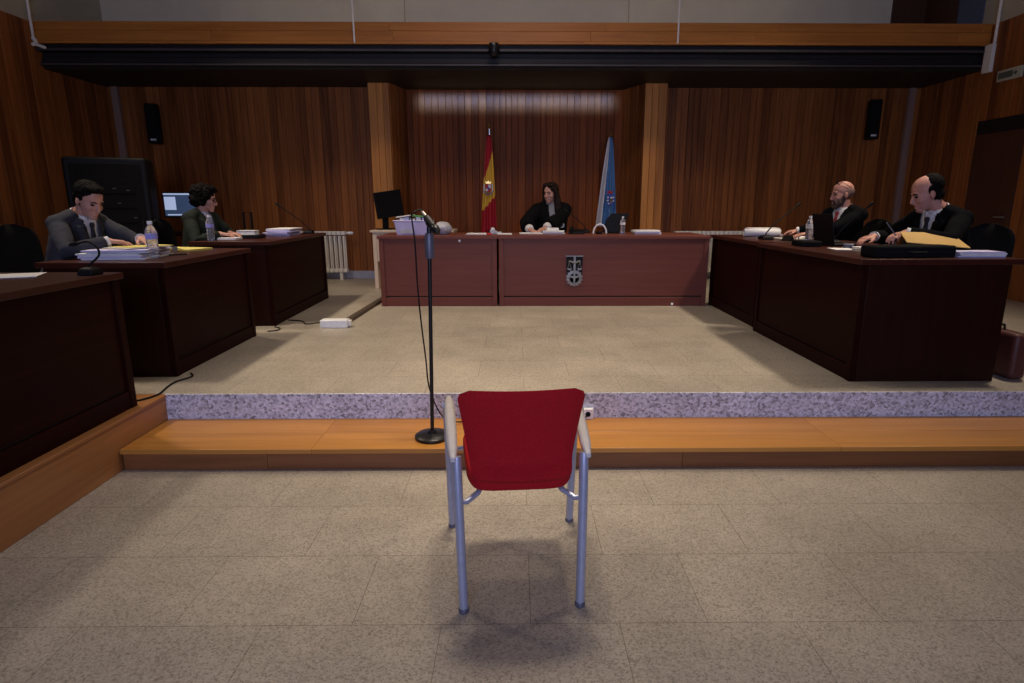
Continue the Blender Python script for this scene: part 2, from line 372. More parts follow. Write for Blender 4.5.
# ------------------------------------------------------------------ desks
def desk(label, w, depth, loc, rz, h=.76, mat='desk', matv='desk_v', back=None, group=None):
    """panelled court desk; front towards local -y, x along the front"""
    t = thing('court_desk', label, 'desk', loc, rz, group)
    hw = w/2; tt = .035
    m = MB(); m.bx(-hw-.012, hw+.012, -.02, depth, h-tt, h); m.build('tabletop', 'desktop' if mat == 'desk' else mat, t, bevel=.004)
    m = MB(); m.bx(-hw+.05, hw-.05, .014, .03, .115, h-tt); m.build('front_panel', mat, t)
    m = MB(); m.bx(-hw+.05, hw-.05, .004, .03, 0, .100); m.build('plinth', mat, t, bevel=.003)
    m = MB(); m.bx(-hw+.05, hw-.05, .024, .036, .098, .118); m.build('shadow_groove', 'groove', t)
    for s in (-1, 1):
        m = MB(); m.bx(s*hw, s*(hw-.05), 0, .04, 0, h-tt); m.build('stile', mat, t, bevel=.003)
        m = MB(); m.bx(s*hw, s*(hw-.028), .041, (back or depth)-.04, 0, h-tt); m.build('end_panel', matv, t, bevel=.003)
    return t
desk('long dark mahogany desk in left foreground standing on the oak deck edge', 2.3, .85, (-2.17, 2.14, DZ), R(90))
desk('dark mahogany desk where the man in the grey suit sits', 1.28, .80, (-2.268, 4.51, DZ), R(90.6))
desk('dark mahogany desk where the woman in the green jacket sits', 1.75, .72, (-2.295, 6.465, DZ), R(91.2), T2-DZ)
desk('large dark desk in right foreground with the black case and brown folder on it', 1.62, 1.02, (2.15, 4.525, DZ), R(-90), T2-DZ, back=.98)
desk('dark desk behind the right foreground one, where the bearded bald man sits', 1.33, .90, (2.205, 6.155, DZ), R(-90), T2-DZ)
desk('left reddish section of the front bench, with the plastic box on top', 1.30, .80, (-.871, 6.70, DZ), 0, JT-DZ, 'desk_b', 'desk_b')
bench = desk('right reddish section of the front bench, carrying the scales emblem', 2.33, .80, (.97, 6.70, DZ), 0, JT-DZ, 'desk_b', 'desk_b')
m = MB(); m.lathe([(.0001, 0), (.013, 0), (.013, .012), (.0001, .012)], (.241, .012, JT-DZ-.055), 12, rot(90)); 
lk = m.build('lock', 'white', [o for o in bpy.data.objects if o.get('label', '').startswith('left reddish')][0]); lk['label'] = 'small white lock disc'
# emblem of a sword with scales over a wheel medal, on the bench front
ex, ez = -.326, .0
em = MB(); em.prism([(ex-.092, .565), (ex+.092, .565), (ex+.086, .36), (ex, .30), (ex-.086, .36)], .012, Matrix(((1, 0, 0), (0, 0, 1), (0, 1, 0))), (0, 0, 0))
E0 = em.build('emblem', 'black', bench); E0['label'] = 'black plate emblem with silver sword, scales and round medal'
em = MB(); em.bx(ex-.097, ex+.097, -.008, .004, .556, .567); em.build('top_bar', 'dullsteel', E0)
em = MB(); em.bx(ex-.012, ex+.012, -.012, .0, .36, .556); em.build('sword_blade', 'dullsteel', E0)
em = MB(); em.tube([(ex-.062, -.010, .492), (ex-.056, -.010, .507), (ex-.034, -.010, .500), (ex, -.010, .486), (ex+.034, -.010, .500), (ex+.056, -.010, .507), (ex+.062, -.010, .492)], .0105, 8); em.build('scale_beam', 'dullsteel', E0)
for s_ in (-1, 1):
    em = MB(); em.prism([(ex+s_*.056-.028, .428), (ex+s_*.056+.028, .428), (ex+s_*.056+.018, .411), (ex+s_*.056, .405), (ex+s_*.056-.018, .411)], .012, Matrix(((1, 0, 0), (0, 0, -1), (0, 1, 0))), (0, -.002, 0)); pn = em.build('scale_pan', 'dullsteel', E0)
    for k in (.020, -.020): em = MB(); em.tube([(ex+s_*.060, -.010, .494), (ex+s_*.056+k, -.010, .428)], .003, 6); em.build('chain', 'dullsteel', pn)
em = MB(); cz = .318
n = 28
outer = [(ex+(.097 if i % 2 else .082)*math.cos(2*math.pi*i/n), cz+(.097 if i % 2 else .082)*math.sin(2*math.pi*i/n)) for i in range(n)]
inner = [(ex+.055*math.cos(2*math.pi*i/n), cz+.055*math.sin(2*math.pi*i/n)) for i in range(n)]
em.loft([[(x, y, z) for x, z in p] for p, y in ((outer, .012), (outer, -.008), (inner, -.012), (inner, .012))])
MD = em.build('medal', 'dullsteel', E0)
em = MB(); em.prism([(ex-.058, cz+.030), (ex-.010, cz+.022), (ex-.008, cz+.058), (ex+.008, cz+.058), (ex+.010, cz+.022), (ex+.058, cz+.030), (ex+.048, cz+.006), (ex+.012, cz+.0), (ex+.008, cz-.057), (ex-.008, cz-.057), (ex-.012, cz+.0), (ex-.048, cz+.006)], -.02, Matrix(((1, 0, 0), (0, 0, 1), (0, 1, 0))), (0, .012, 0)); em.build('medal_cross', 'dullsteel', MD)
m = MB(); m.bx(.775, .8, -.004, .004, .012, .035); m.build('sticker', 'white', bench)

# pale side table behind the bench, monitor on it
t = thing('side_table', 'pale laminate side table between the bench and left pillar', 'table', (-1.40, 8.45, DZ))
m = MB(); m.bx(-.56, .56, -.3, .28, .755, .785); m.build('tabletop', 'cream_wood', t, bevel=.004)
m = MB(); m.bx(-.53, -.26, -.27, -.25, .37, .755); m.build('front_panel', 'cream_wood', t)
for x in (-.53, .5): m = MB(); m.bx(x, x+.05, -.28, .26, 0, .755); m.build('leg_panel', 'cream_wood', t, bevel=.004)
m = MB(); m.bx(-.48, .5, .2, .22, .1, .6); m.build('back_panel', 'brownpanel', t)
t = thing('monitor', 'black computer monitor turned sideways on the pale side table', 'monitor', (-1.78, 8.42, DZ+.785), R(38))
m = MB(); m.bx(-.13, .13, -.10, .10, 0, .015); m.build('base', 'black', t, bevel=.006)
m = MB(); m.bx(-.05, .03, .01, .04, .015, .32); m.build('stand', 'black', t, bevel=.004)
m = MB(); m.box((.03, -.02, .34), (.40, .035, .35), rot(0, -8, 0)); m.build('screen', 'black', t, bevel=.008)

# ------------------------------------------------------------------ red chair in the middle
def red_chair():
    t = thing('armchair', 'red upholstered chair with pale armrests alone in the middle of the floor', 'chair', (-.005, 2.17, 0), R(4.3))
    # legs: rear pair narrower, front pair wider, so that the chairs stack
    for nm, s in (('rear', -1), ('rear', 1)):
        m = MB(); x = s*.207
        m.tube([(x, -.30, 0), (x+s*.006, -.278, .25), (x+s*.012, -.25, .50), (x+s*.014, -.235, .558)], .0165, 14); l = m.build('leg', 'silver', t)
        m = MB(); m.lathe([(.019, 0), (.019, .012), (.0165, .016)], (x, -.30, 0), 14); m.build('foot_cap', 'greymetal', l)
    for s in (-1, 1):
        m = MB(); x = s*.267
        m.tube([(x-s*.004, .285, 0), (x, .27, .25), (x+s*.004, .245, .50), (x+s*.006, .225, .575), (x+s*.006, .19, .600)], .0165, 14); l = m.build('leg', 'silver', t)
        m = MB(); m.lathe([(.019, 0), (.019, .012), (.0165, .016)], (x-s*.004, .285, 0), 14); m.build('foot_cap', 'greymetal', l)
    for s in (-1, 1):
        m = MB(); rings = []
        for k in range(9):
            u = k/8; y = -.262+.53*u; z = .556 + .052*math.sin(min(1, u*1.15)*math.pi/2); x = s*(.232+.032*u); w = .015+.005*math.sin(u*math.pi); h = .015
            if k in (0, 8): w *= .6; h *= .6
            rings.append([(x-w, y, z-h), (x+w, y, z-h), (x+w*1.05, y, z+h*.4), (x+w*.6, y, z+h), (x-w*.6, y, z+h), (x-w*1.05, y, z+h*.4)])
        m.loft(rings); m.build('armrest', 'armpad', t, bevel=.004)
    # seat frame
    m = MB()
    for s in (-1, 1):
        m.tube([(s*.214, -.262, .40), (s*.19, -.25, .395), (s*.15, -.22, .412), (s*.13, -.15, .422)], .010, 8)
        m.tube([(s*.268, .255, .38), (s*.235, .24, .385), (s*.18, .20, .412), (s*.13, .12, .412)], .010, 8)
        m.tube([(s*.13, -.18, .418), (s*.13, .2, .418)], .012, 8)
    m.tube([(-.13, 0, .416), (.13, 0, .416)], .012, 8)
    m.build('seat_frame', 'silver', t)
    # seat pad, rounded; its rear lip shows under the backrest
    m = MB(); rings = []
    pts = []
    for i in range(40):
        a = 2*math.pi*i/40; c, sn = math.cos(a), math.sin(a); e = .34
        pts.append((abs(c)**e*(1 if c > 0 else -1), abs(sn)**e*(1 if sn > 0 else -1)))
    def sr(k, z, crown=0):
        out = []
        for px, py in pts:
            y = py*.245*k; wx = (.183 + .030*(y+.245)/.49)*k
            out.append((px*wx, y-.02, z - crown*(abs(py) > .9)*0))
        return out
    for k, z in ((.86, .428), (.96, .434), (1., .450), (1., .474), (.97, .486), (.86, .494), (.4, .498)): rings.append(sr(k, z))
    m.loft(rings); m.build('seat', 'red', t)
    # backrest: shield shape, wide at top, curved across
    m = MB(); rings = []
    nz = 22; nx = 20
    def bp(u, v, side):
        z = .474 + .340*v
        if v < .0: pass
        w = .166 + .052*v
        # rounded corners
        cr = .045; zz = .340*v; d = 0
        for edge in (zz, .340-zz):
            if edge < cr: d = max(d, cr-math.sqrt(max(0, cr*cr-(cr-edge)**2)))
        w2 = w-d*(1.0 if v > .5 else 1.15)
        x = u*w2
        lean = -.268 + .02*v - .085*v*v*.9
        cur = .035*(x/.22)**2
        belly = .050*math.exp(-((v-.09)/.09)**2)
        th = .019*math.sqrt(max(0, 1-abs(u)**6)) * math.sqrt(max(.02, 1-abs(2*v-1)**8))
        y = lean + cur + (-th - belly*.9 if side < 0 else th)
        return (x, y, z + .008*u*0)
    for k in range(nz+1):
        v = k/nz
        rings.append([bp(-1+2*i/nx, v, -1) for i in range(nx+1)] + [bp(1-2*i/nx, v, 1) for i in range(1, nx)])
    m.loft(rings); m.build('backrest', 'red', t, smooth=60)
    return t
red_chair()

# ------------------------------------------------------------------ microphone stand
sx, sy, sz = -.474, 3.165, .125
t = thing('microphone_stand', 'tall black microphone stand with round base on the oak step', 'microphone stand', (sx, sy, sz))
m = MB(); m.lathe([(.0001, 0), (.094, 0), (.098, .006), (.097, .018), (.082, .028), (.030, .032), (.022, .045), (.0001, .046)], n=36); m.build('base', 'blackmetal', t)
m = MB(); m.tube([(0, 0, .04), (0.018, 0, 1.0)], .0105, 14); m.build('pole', 'blackmetal', t)
m = MB(); m.lathe([(.0001, .985), (.022, .985), (.025, 1.0), (.024, 1.10), (.020, 1.115), (.0001, 1.115)], (.020, 0, .015), 18); m.build('grip_sleeve', 'greymetal', t)
m = MB(); m.tube([(.020, 0, 1.11), (.022, 0, 1.175)], .013, 12); m.ell((.022, 0, 1.18), (.02, .02, .016)); m.build('clip_joint', 'blackmetal', t)
m = MB(); m.tube([(.010, .012, 1.205), (.048, -.035, 1.165)], .020, 12); m.build('clip', 'blackmetal', t)
cA, cB = V((sx-.008, sy+.035, sz+1.225)), V((sx+.076, sy-.075, sz+1.135))
t = thing('microphone', 'black hand microphone clipped on top of the tall stand', 'microphone', cA)
dd = (cB-cA).normalized()
m = MB(); m.tube([dd*.02, dd*.05, dd*.115], [.011, .0135, .017], 14); m.build('body', 'black', t)
m = MB(); m.tube([dd*.115, dd*.125, dd*.150, dd*.166], [.019, .0235, .022, .010], 14); m.build('grille', 'blackmetal', t)
m = MB(); m.tube([dd*-.018, dd*.02], .0105, 12); c = m.build('connector', 'steel', t); c['label'] = 'bright connector at the rear end'
pts = [cA-dd*.018, cA-dd*.04+V((-.006, 0, .002)), cA+V((-.06, 0, .004)), cA+V((-.064, 0, -.03)), V((-.530, 3.17, 1.2)), V((-.526, 3.17, 1.0)), V((-.515, 3.17, .8)), V((-.498, 3.18, .58)), V((-.49, 3.20, .42)), V((-.46, 3.24, .29)), V((-.42, 3.30, .19)), V((-.36, 3.37, .142)), V((-.26, 3.42, .131)), V((.1, 3.44, .131)), V((.38, 3.452, .131)), V((.425, 3.445, .15)), V((.432, 3.45, .16))]
def smooth_path(p, k=6):
    out = []
    for i in range(len(p)-1):
        a, b, c, d = p[max(i-1, 0)], p[i], p[i+1], p[min(i+2, len(p)-1)]
        for j in range(k):
            u = j/k; out.append(.5*((2*b)+(c-a)*u+(2*a-5*b+4*c-d)*u*u+(3*b-a-3*c+d)*u**3))
    return out+[p[-1]]
m = MB(); m.tube(smooth_path([V(p) for p in pts]), .0042, 8); tag(m.build('microphone_cable', 'black'), 'thin black cable hanging from the stand microphone down behind the red chair', 'cable')
t = thing('wall_socket', 'white socket box on the speckled granite riser behind the red chair', 'socket', (.435, 3.484, .158))
m = MB(); m.bx(-.03, .03, -.035, 0, -.033, .033); m.build('housing', 'white', t, bevel=.005)
m = MB(); m.lathe([(.016, 0), (.016, .003), (.010, .003), (.010, 0)], (-.004, -.035, 0), 18, rot(90)); m.build('outlet', 'black', t)

# floor box with its wooden raceway, loose leads
t = thing('floor_box', 'white rectangular floor outlet box at the end of the raceway', 'outlet box', (-1.70, 5.53, DZ))
m = MB(); m.bx(-.125, .125, -.055, .055, 0, .075); m.build('housing', 'white', t, bevel=.008)
m = MB(); m.bx(.127, .150, -.02, .04, .01, .065); m.build('side_cap', 'cream', t, bevel=.004)
m = MB(); m.hexa([(-1.70, 5.60, DZ), (-1.62, 5.60, DZ), (-1.555, 7.9, DZ), (-1.635, 7.9, DZ), (-1.69, 5.60, DZ+.03), (-1.63, 5.60, DZ+.03), (-1.565, 7.9, DZ+.03), (-1.625, 7.9, DZ+.03)])
tag(m.build('cable_raceway', 'raceway', bevel=.003), 'dark wooden cable strip on the floor running from the outlet box past the bench', 'cable strip')
zc = DZ+.006
for pts, lab in (([(-1.80, 5.60, zc+.02), (-1.9, 5.72, zc), (-2.02, 5.66, zc), (-2.10, 5.80, zc), (-2.26, 5.86, zc)], 'thin black lead lying between the white floor box and the left rear desk'),
                 ([(-2.21, 3.94, zc), (-2.16, 3.86, zc), (-2.20, 3.74, zc), (-2.19, 3.62, zc), (-2.16, 3.47, zc), (-2.21, 3.36, zc), (-2.30, 3.31, zc)], 'thin black lead lying on the floor between the two nearest left desks'),
                 ([(-2.25, 5.32, zc), (-2.18, 5.36, zc), (-2.19, 5.46, zc), (-2.26, 5.52, zc)], 'short looped black lead on the floor in front of the left rear desk')):
    m = MB(); m.tube(smooth_path([V(p) for p in pts]), .0055, 8); tag(m.build('floor_lead', 'black'), lab, 'cable')

# ------------------------------------------------------------------ radiators
def radiator(x0, n, label, valve):
    t = thing('radiator', label, 'radiator', (x0, 9.22, DZ))
    m = MB(); p = .068
    for i in range(n):
        x = i*p
        for dy in (-.045, .045): m.tube([(x, dy, .15), (x, dy, .66)], .0155, 8, squash=1.)
        m.box((x, 0, .70), (.060, .13, .055)); m.box((x, 0, .14), (.060, .13, .055))
    m.build('section_bank', 'cream', t, bevel=.01)
    for i in (1, n-2): m = MB(); m.bx(i*p-.02, i*p+.02, -.05, .05, 0, .12); m.build('foot', 'cream', t)
    x = (n-1)*p if valve > 0 else 0
    m = MB(); m.tube([(x, 0, .70), (x+valve*.07, 0, .70)], .012, 10); m.tube([(x+valve*.07, 0, .70), (x+valve*.12, 0, .70)], .024, 12, True)
    m.build('valve', 'white', t)
radiator(-3.49, 14, 'cream ribbed radiator behind the left rear desk', 1)
radiator(2.42, 22, 'cream ribbed radiator on the right behind the bench end', 1)

# ------------------------------------------------------------------ flags
def flag(name, label, x, y, z_top, z_bot, h_fin, cells, mats, tilt, w0, w1, lean):
    t = thing(name, label, 'flag', (x, y, DZ))
    m = MB(); m.lathe([(.0001, 0), (.15, 0), (.15, .02), (.05, .05), (.02, .08), (.0001, .08)], n=24); m.build('base', 'gold', t)
    m = MB(); m.tube([(0, 0, .07), (0, 0, h_fin-.09-DZ)], .013, 10); m.build('pole', 'steel', t)
    m = MB(); m.lathe([(.0001, 0), (.014, 0), (.022, .012), (.010, .03), (.020, .05), (.012, .075), (.0001, .11)], (0, 0, h_fin-.11-DZ), 12); m.build('finial', 'gold', t)
    m = MB(); nu, nv = 28, 40; grid = []
    for j in range(nv+1):
        v = j/nv; z = z_top + (z_bot-z_top)*v - DZ; w = w0+(w1-w0)*v**.8; row = []
        for i in range(nu+1):
            u = i/nu
            xx = (lean[0]+(lean[1]-lean[0])*v) + (u-.5)*w
            yy = -.028 + .028*math.sin(u*math.pi*5+v*1.5)*(.35+.9*v) - .03*math.sin(u*math.pi)
            row.append(m.bm.verts.new((xx, yy, z - .05*v*math.cos(u*math.pi*1.0)*tilt)))
        grid.append(row)
    for j in range(nv):
        for i in range(nu):
            f = m._f([grid[j][i], grid[j][i+1], grid[j+1][i+1], grid[j+1][i]]); f.material_index = cells((i+.5)/nu, (j+.5)/nv)
    o = m.build('cloth', mats, t, smooth=80)
    s = o.modifiers.new('Solidify', 'SOLIDIFY'); s.thickness = .004
    return t, o
def spain(u, v):
    if v < .17+.26*(1-u): return 0
    return 1 if v < .76-.10*u else 0
ft, fc = flag('spanish_flag', 'red and yellow flag with crest hanging furled from a pole left of centre', -.385, 9.0, 2.36, 1.02, 2.56, spain, ['fl_red', 'fl_yel'], 1., .05, .24, (-.005, -.025))
def crest(parent, x, z, y, parts):
    for nm, mat, fn in parts:
        m = MB(); fn(m, x, y, z); m.build(nm, mat, parent)
XZ = Matrix(((1, 0, 0), (0, 0, 1), (0, 1, 0)))
def shield(m, x, y, z, w, h, th=.004):
    m.prism([(-w, h), (w, h), (w, -h*.35), (w*.6, -h*.8), (0, -h), (-w*.6, -h*.8), (-w, -h*.35)], -th, XZ, (x, y, z))
crest(fc, -.02, 1.625-DZ, -.105, [
    ('crest_shield', 'fl_red', lambda m, x, y, z: shield(m, x, y, z, .042, .06)),
    ('crest_quarter', 'fl_white', lambda m, x, y, z: (m.bx(x+.002, x+.038, y-.008, y-.003, z+.002, z+.055), m.bx(x-.036, x-.004, y-.008, y-.003, z-.035, z-.003))),
    ('crest_centre', 'fl_dblue', lambda m, x, y, z: m.ell((x, y-.008, z+.004), (.015, .004, .018))),
    ('crest_pillar', 'fl_white', lambda m, x, y, z: m.tube([(x-.060, y, z-.06), (x-.060, y, z+.06)], .009, 8)),
    ('crest_pillar', 'fl_white', lambda m, x, y, z: m.tube([(x+.060, y, z-.06), (x+.060, y, z+.06)], .009, 8)),
    ('crest_crown', 'gold', lambda m, x, y, z: m.prism([(-.035, 0), (.035, 0), (.045, .035), (.022, .022), (0, .045), (-.022, .022), (-.045, .035)], -.006, XZ, (x, y, z+.066))),
    ('crest_ribbon', 'fl_dblue', lambda m, x, y, z: m.tube([(x-.07, y-.002, z-.03), (x-.03, y-.008, z-.08), (x+.03, y-.008, z-.08), (x+.07, y-.002, z-.03)], .007, 6))])
def galicia(u, v):
    if u < .34-.10*v: return 1
    return 0 if (u-.30) < .62 else 0
ft, fc = flag('galician_flag', 'white and blue flag with crest hanging furled near the right pillar', 1.355, 9.05, 2.34, 1.06, 2.44, galicia, ['fl_blue', 'fl_white'], -.6, .05, .30, (-.005, -.035))
crest(fc, .0, 1.46-DZ, -.105, [
    ('crest_shield', 'fl_dblue', lambda m, x, y, z: shield(m, x+.01, y, z, .055, .085)),
    ('crest_chalice', 'gold', lambda m, x, y, z: m.lathe([(.020, -.03), (.006, -.02), (.006, .0), (.024, .022), (.026, .034)], (x+.015, y-.006, z-.02), 10)),
    ('crest_host', 'fl_white', lambda m, x, y, z: m.ell((x+.02, y-.014, z+.035), (.016, .008, .016))),
    *[('crest_cross', 'fl_white', lambda m, x, y, z, px=px, pz=pz: m.prism([(px-.014, pz-.005), (px-.005, pz-.005), (px-.005, pz-.014), (px+.005, pz-.014), (px+.005, pz-.005), (px+.014, pz-.005), (px+.014, pz+.005), (px+.005, pz+.005), (px+.005, pz+.014), (px-.005, pz+.014), (px-.005, pz+.005), (px-.014, pz+.005)], -.006, XZ, (x, y-.003, z))) for px, pz in ((-.028, .04), (-.030, -.005), (-.016, -.045), (.050, .04), (.050, -.01))],
    ('crest_crown', 'fl_red', lambda m, x, y, z: m.prism([(-.035, 0), (.035, 0), (.045, .04), (.02, .024), (0, .05), (-.02, .024), (-.045, .04)], -.008, XZ, (x, y, z+.095)))])

# ------------------------------------------------------------------ wall and beam fittings
def wall_speaker(x, y, z, rz, label):
    t = thing('wall_speaker', label, 'speaker', (x, y, z), rz, 'column speakers on the back wall')
    m = MB(); m.loft([[(-.07, .09, k), (-.085, -.05, k), (-.05, -.085, k), (.05, -.085, k), (.085, -.05, k), (.07, .09, k)] for k in (-.27, .27)]); m.build('cabinet', 'black', t, bevel=.01)
    m = MB(); m.bx(-.055, .055, -.091, -.0855, -.19, .25); m.build('grille', 'blackmat', t)
    m = MB(); m.bx(-.035, .035, -.095, -.088, -.235, -.212); m.build('badge', 'led', t)
    m = MB(); m.bx(-.03, .03, .088, .15, -.05, .05); m.build('bracket', 'blackmetal', t)
wall_speaker(-5.22, 9.17, 2.53, R(12), 'black upright wall speaker high on the left of the back wall')
wall_speaker(5.19, 9.17, 2.60, R(-12), 'black upright wall speaker high on the right of the back wall')
t = thing('ceiling_camera', 'small black dome camera under the middle of the oak gallery front', 'camera', (-.274, 8.02, 3.335))
m = MB(); m.bx(-.06, .06, .03, .14, -.06, .0); m.build('mount', 'black', t, bevel=.006)
m = MB(); m.lathe([(.0001, -.155), (.035, -.15), (.062, -.12), (.070, -.08), (.066, -.02), (.06, 0), (.0001, 0)], n=20); m.build('dome', 'blackmetal', t)
m = MB(); m.ell((-.01, -.062, -.015), (.008, .006, .008)); m.build('lens', 'led', t)
for x, lab in ((-1.995, 'thin white cable hanging down over the gallery front, left of centre'), (2.005, 'thin white cable hanging down over the gallery front, right of centre')):
    m = MB(); m.tube([(x, 8.062, 3.345), (x-.002, 8.06, 3.8), (x, 8.06, 4.3), (x+.002, 8.06, 4.995)], .0115, 8); tag(m.build('hanging_cable', 'cream'), lab, 'cable')
t = thing('wall_conduit', 'pale cable conduit on the left wall beside the gallery end', 'conduit', (XL, 8.05, 3.34))
m = MB(); m.tube([(.04, 0, .04), (.04, 0, 1.6)], .016, 8); m.build('pipe', 'cream', t)
m = MB(); m.tube([(.04, 0.0, .05), (.045, .03, .0), (.05, -.03, -.03)], .024, 8, True); m.tube([(.05, 0, -.02), (.16, .0, -.06)], .018, 8, True); m.build('elbow', 'cream', t)
t = thing('wall_conduit', 'pale conduit with junction block on the right wall beside the gallery end', 'conduit', (XR, 8.0, 3.34))
m = MB(); m.tube([(-.03, 0, .0), (-.03, 0, 1.6)], .018, 8); m.build('pipe', 'cream', t)
m = MB(); m.bx(-.07, -.019, -.03, .10, -.33, .0); m.build('junction_block', 'cream', t, bevel=.006)
t = thing('exit_sign', 'pale rectangular sign on the right wall above the door', 'sign', (XR-.02, 7.66, 2.925))
m = MB(); m.bx(-.03, 0, -.185, .185, -.065, .065); m.build('board', 'oldsign', t, bevel=.006)
m = MB(); m.bx(-.034, -.029, -.06, .16, -.035, .035); m.build('text_band', 'signdark', t)
m = MB(); m.prism([(-.13, .0), (-.10, .028), (-.10, .012), (-.075, .012), (-.075, -.012), (-.10, -.012), (-.10, -.028)], .004, Matrix(((0, 0, 1), (1, 0, 0), (0, 1, 0))), (-.034, 0, 0)); m.build('arrow', 'signdark', t)

# equipment rack and lit screen on the left
t = thing('equipment_rack', 'big black equipment cabinet behind the man in the grey suit', 'cabinet', (-4.60, 7.10, DZ), R(20))
m = MB(); m.bx(-.40, .40, -.20, .20, .06, 1.63); m.build('body', 'black', t, bevel=.035, seg=4)
m = MB(); m.bx(-.34, .34, -.215, -.201, .12, 1.56); d = m.build('door', 'blackmat', t, bevel=.006)
m = MB(); m.bx(.29, .31, -.235, -.216, .80, .95); m.build('handle', 'black', d)
for z in (1.28, 1.12, .96): m = MB(); m.bx(-.10, .26, -.222, -.216, z-.04, z+.04); m.build('rack_unit', 'blackmat', t, bevel=.003)
for q in ((.05, 1.29), (.18, 1.27), (.08, 1.13), (.22, .97)): m = MB(); m.bx(q[0], q[0]+.03, -.226, -.221, q[1], q[1]+.008); m.build('indicator', 'signdark', t)
for x in (-.32, .32):
    for y in (-.14, .14): m = MB(); m.lathe([(.0001, 0), (.03, 0), (.03, .06), (.0001, .06)], (x, y, 0), 10); m.build('castor', 'black', t)
t = thing('side_table', 'small dark table behind the woman carrying the lit screen', 'table', (-4.55, 8.3, DZ))
m = MB(); m.bx(-.5, .45, -.3, .35, .72, .75); m.build('tabletop', 'desk', t, bevel=.003)
for x in (-.46, .41):
    for y in (-.26, .31): m = MB(); m.bx(x-.02, x+.02, y-.02, y+.02, 0, .72); m.build('leg', 'blackmetal', t)
t = thing('monitor', 'lit blue computer screen behind the woman in the green jacket', 'monitor', (-4.44, 8.28, DZ+.75), R(4))
m = MB(); m.bx(-.12, .12, -.08, .1, 0, .015); m.build('base', 'black', t, bevel=.004)
m = MB(); m.bx(-.03, .03, .02, .05, .015, .25); m.build('stand', 'black', t)
m = MB(); m.bx(-.27, .27, -.02, .02, .20, .53); m.build('bezel', 'black', t, bevel=.006)
m = MB(); m.bx(-.25, .25, -.024, -.021, .22, .515); s = m.build('display', 'screen', t)
m = MB(); m.bx(-.25, .25, -.026, -.0245, .495, .515); m.bx(-.22, -.02, -.026, -.0245, .228, .245); m.bx(-.245, -.10, -.026, -.0245, .30, .47); m.build('window_bars', 'screenbar', s)

# ------------------------------------------------------------------ small things on the desks
def gooseneck(base, tip, label, rad=.0055, rz=0., up=.06, path=None, bs=1.):
    t = thing('desk_microphone', label, 'microphone', base, rz)
    m = MB(); m.loft([[(-.055*k*bs, -.065*k*bs, z), (.055*k*bs, -.065*k*bs, z), (.055*k*bs, .065*k*bs, z), (-.055*k*bs, .065*k*bs, z)] for k, z in ((1, 0), (1, .012), (.8, .034), (.45, .042))]); m.build('base', 'black', t, bevel=.006)
    b = V(base); iv = Matrix.Rotation(-rz, 3, 'Z')
    P = [V((0, 0, .03)), V((0, 0, up))] + ([iv @ (V(p)-b) for p in path] if path else []) + [iv @ (V(tip)-b)]
    if not path: P.insert(2, P[1]+(P[2]-P[1])*.3+V((0, 0, .015)))
    q = smooth_path(P)
    m = MB(); m.tube(q, rad, 8); m.build('gooseneck', 'black', t)
    d = (q[-1]-q[-3]).normalized()
    m = MB(); m.tube([q[-1]-d*.01, q[-1]+d*.015, q[-1]+d*.04, q[-1]+d*.05], [.006, .0115, .0115, .007], 10, True); m.build('capsule', 'black', t)
    return t
gooseneck((-2.235, 3.17, TOP), (-2.325, 3.24, 1.200), 'black gooseneck microphone arching over the left foreground desk', path=[(-2.19, 3.19, 1.14), (-2.21, 3.21, 1.185), (-2.265, 3.23, 1.208)], up=.05, bs=.72)
gooseneck((-2.43, 7.15, T2), (-2.745, 7.15, 1.383), 'black gooseneck microphone slanting over the desk of the woman in green', rz=.1)
gooseneck((2.42, 5.88, T2), (2.745, 6.0, 1.386), 'black gooseneck microphone beside the white rolls on the right rear desk', rad=.006)
gooseneck((2.66, 5.06, T2), (2.855, 4.97, 1.38), 'black gooseneck microphone slanting across the bearded man, behind the laptop lid', path=[(2.67, 5.05, 1.14), (2.71, 5.03, 1.21)], bs=.8)
gooseneck((.83, 7.38, JT), (.62, 7.40, 1.31), 'black gooseneck microphone on the bench beside the judge', rad=.005)

def bottle(loc, h, r, label, lab='label'):
    t = thing('water_bottle', label, 'bottle', loc, 0, 'water bottles on the desks')
    prof = [(.0001, 0), (r*.8, 0), (r, .01)]
    k = 10
    for i in range(k): prof += [(r, .02+h*.5*i/k), (r*.94, .02+h*.5*(i+.5)/k)]
    prof += [(r, h*.66), (r*.95, h*.72), (r*.7, h*.82), (r*.38, h*.90), (r*.36, h*.94), (.0001, h*.94)]
    m = MB(); m.lathe(prof, n=20); m.build('body', 'water', t)
    m = MB(); m.lathe([(r*.7, h*.52), (r*1.02, h*.52), (r*1.02, h*.66), (r*.7, h*.66)], n=20); m.build('wrapper', lab, t)
    m = MB(); m.lathe([(.0001, h*.92), (r*.44, h*.92), (r*.44, h), (.0001, h)], n=14); m.build('cap', 'white', t)
    return t
bottle((-2.50, 4.19, TOP), .25, .037, 'clear water bottle beside the paper pile of the man in grey')
bottle((-2.84, 5.68, T2), .235, .033, 'clear water bottle right in front of the woman in green')
bottle((1.235, 7.10, JT), .20, .030, 'clear water bottle beside the black tablet at the right of the bench', 'paper')
bottle((2.665, 5.52, T2), .23, .034, 'clear water bottle beside the laptop of the bearded man', 'paper')

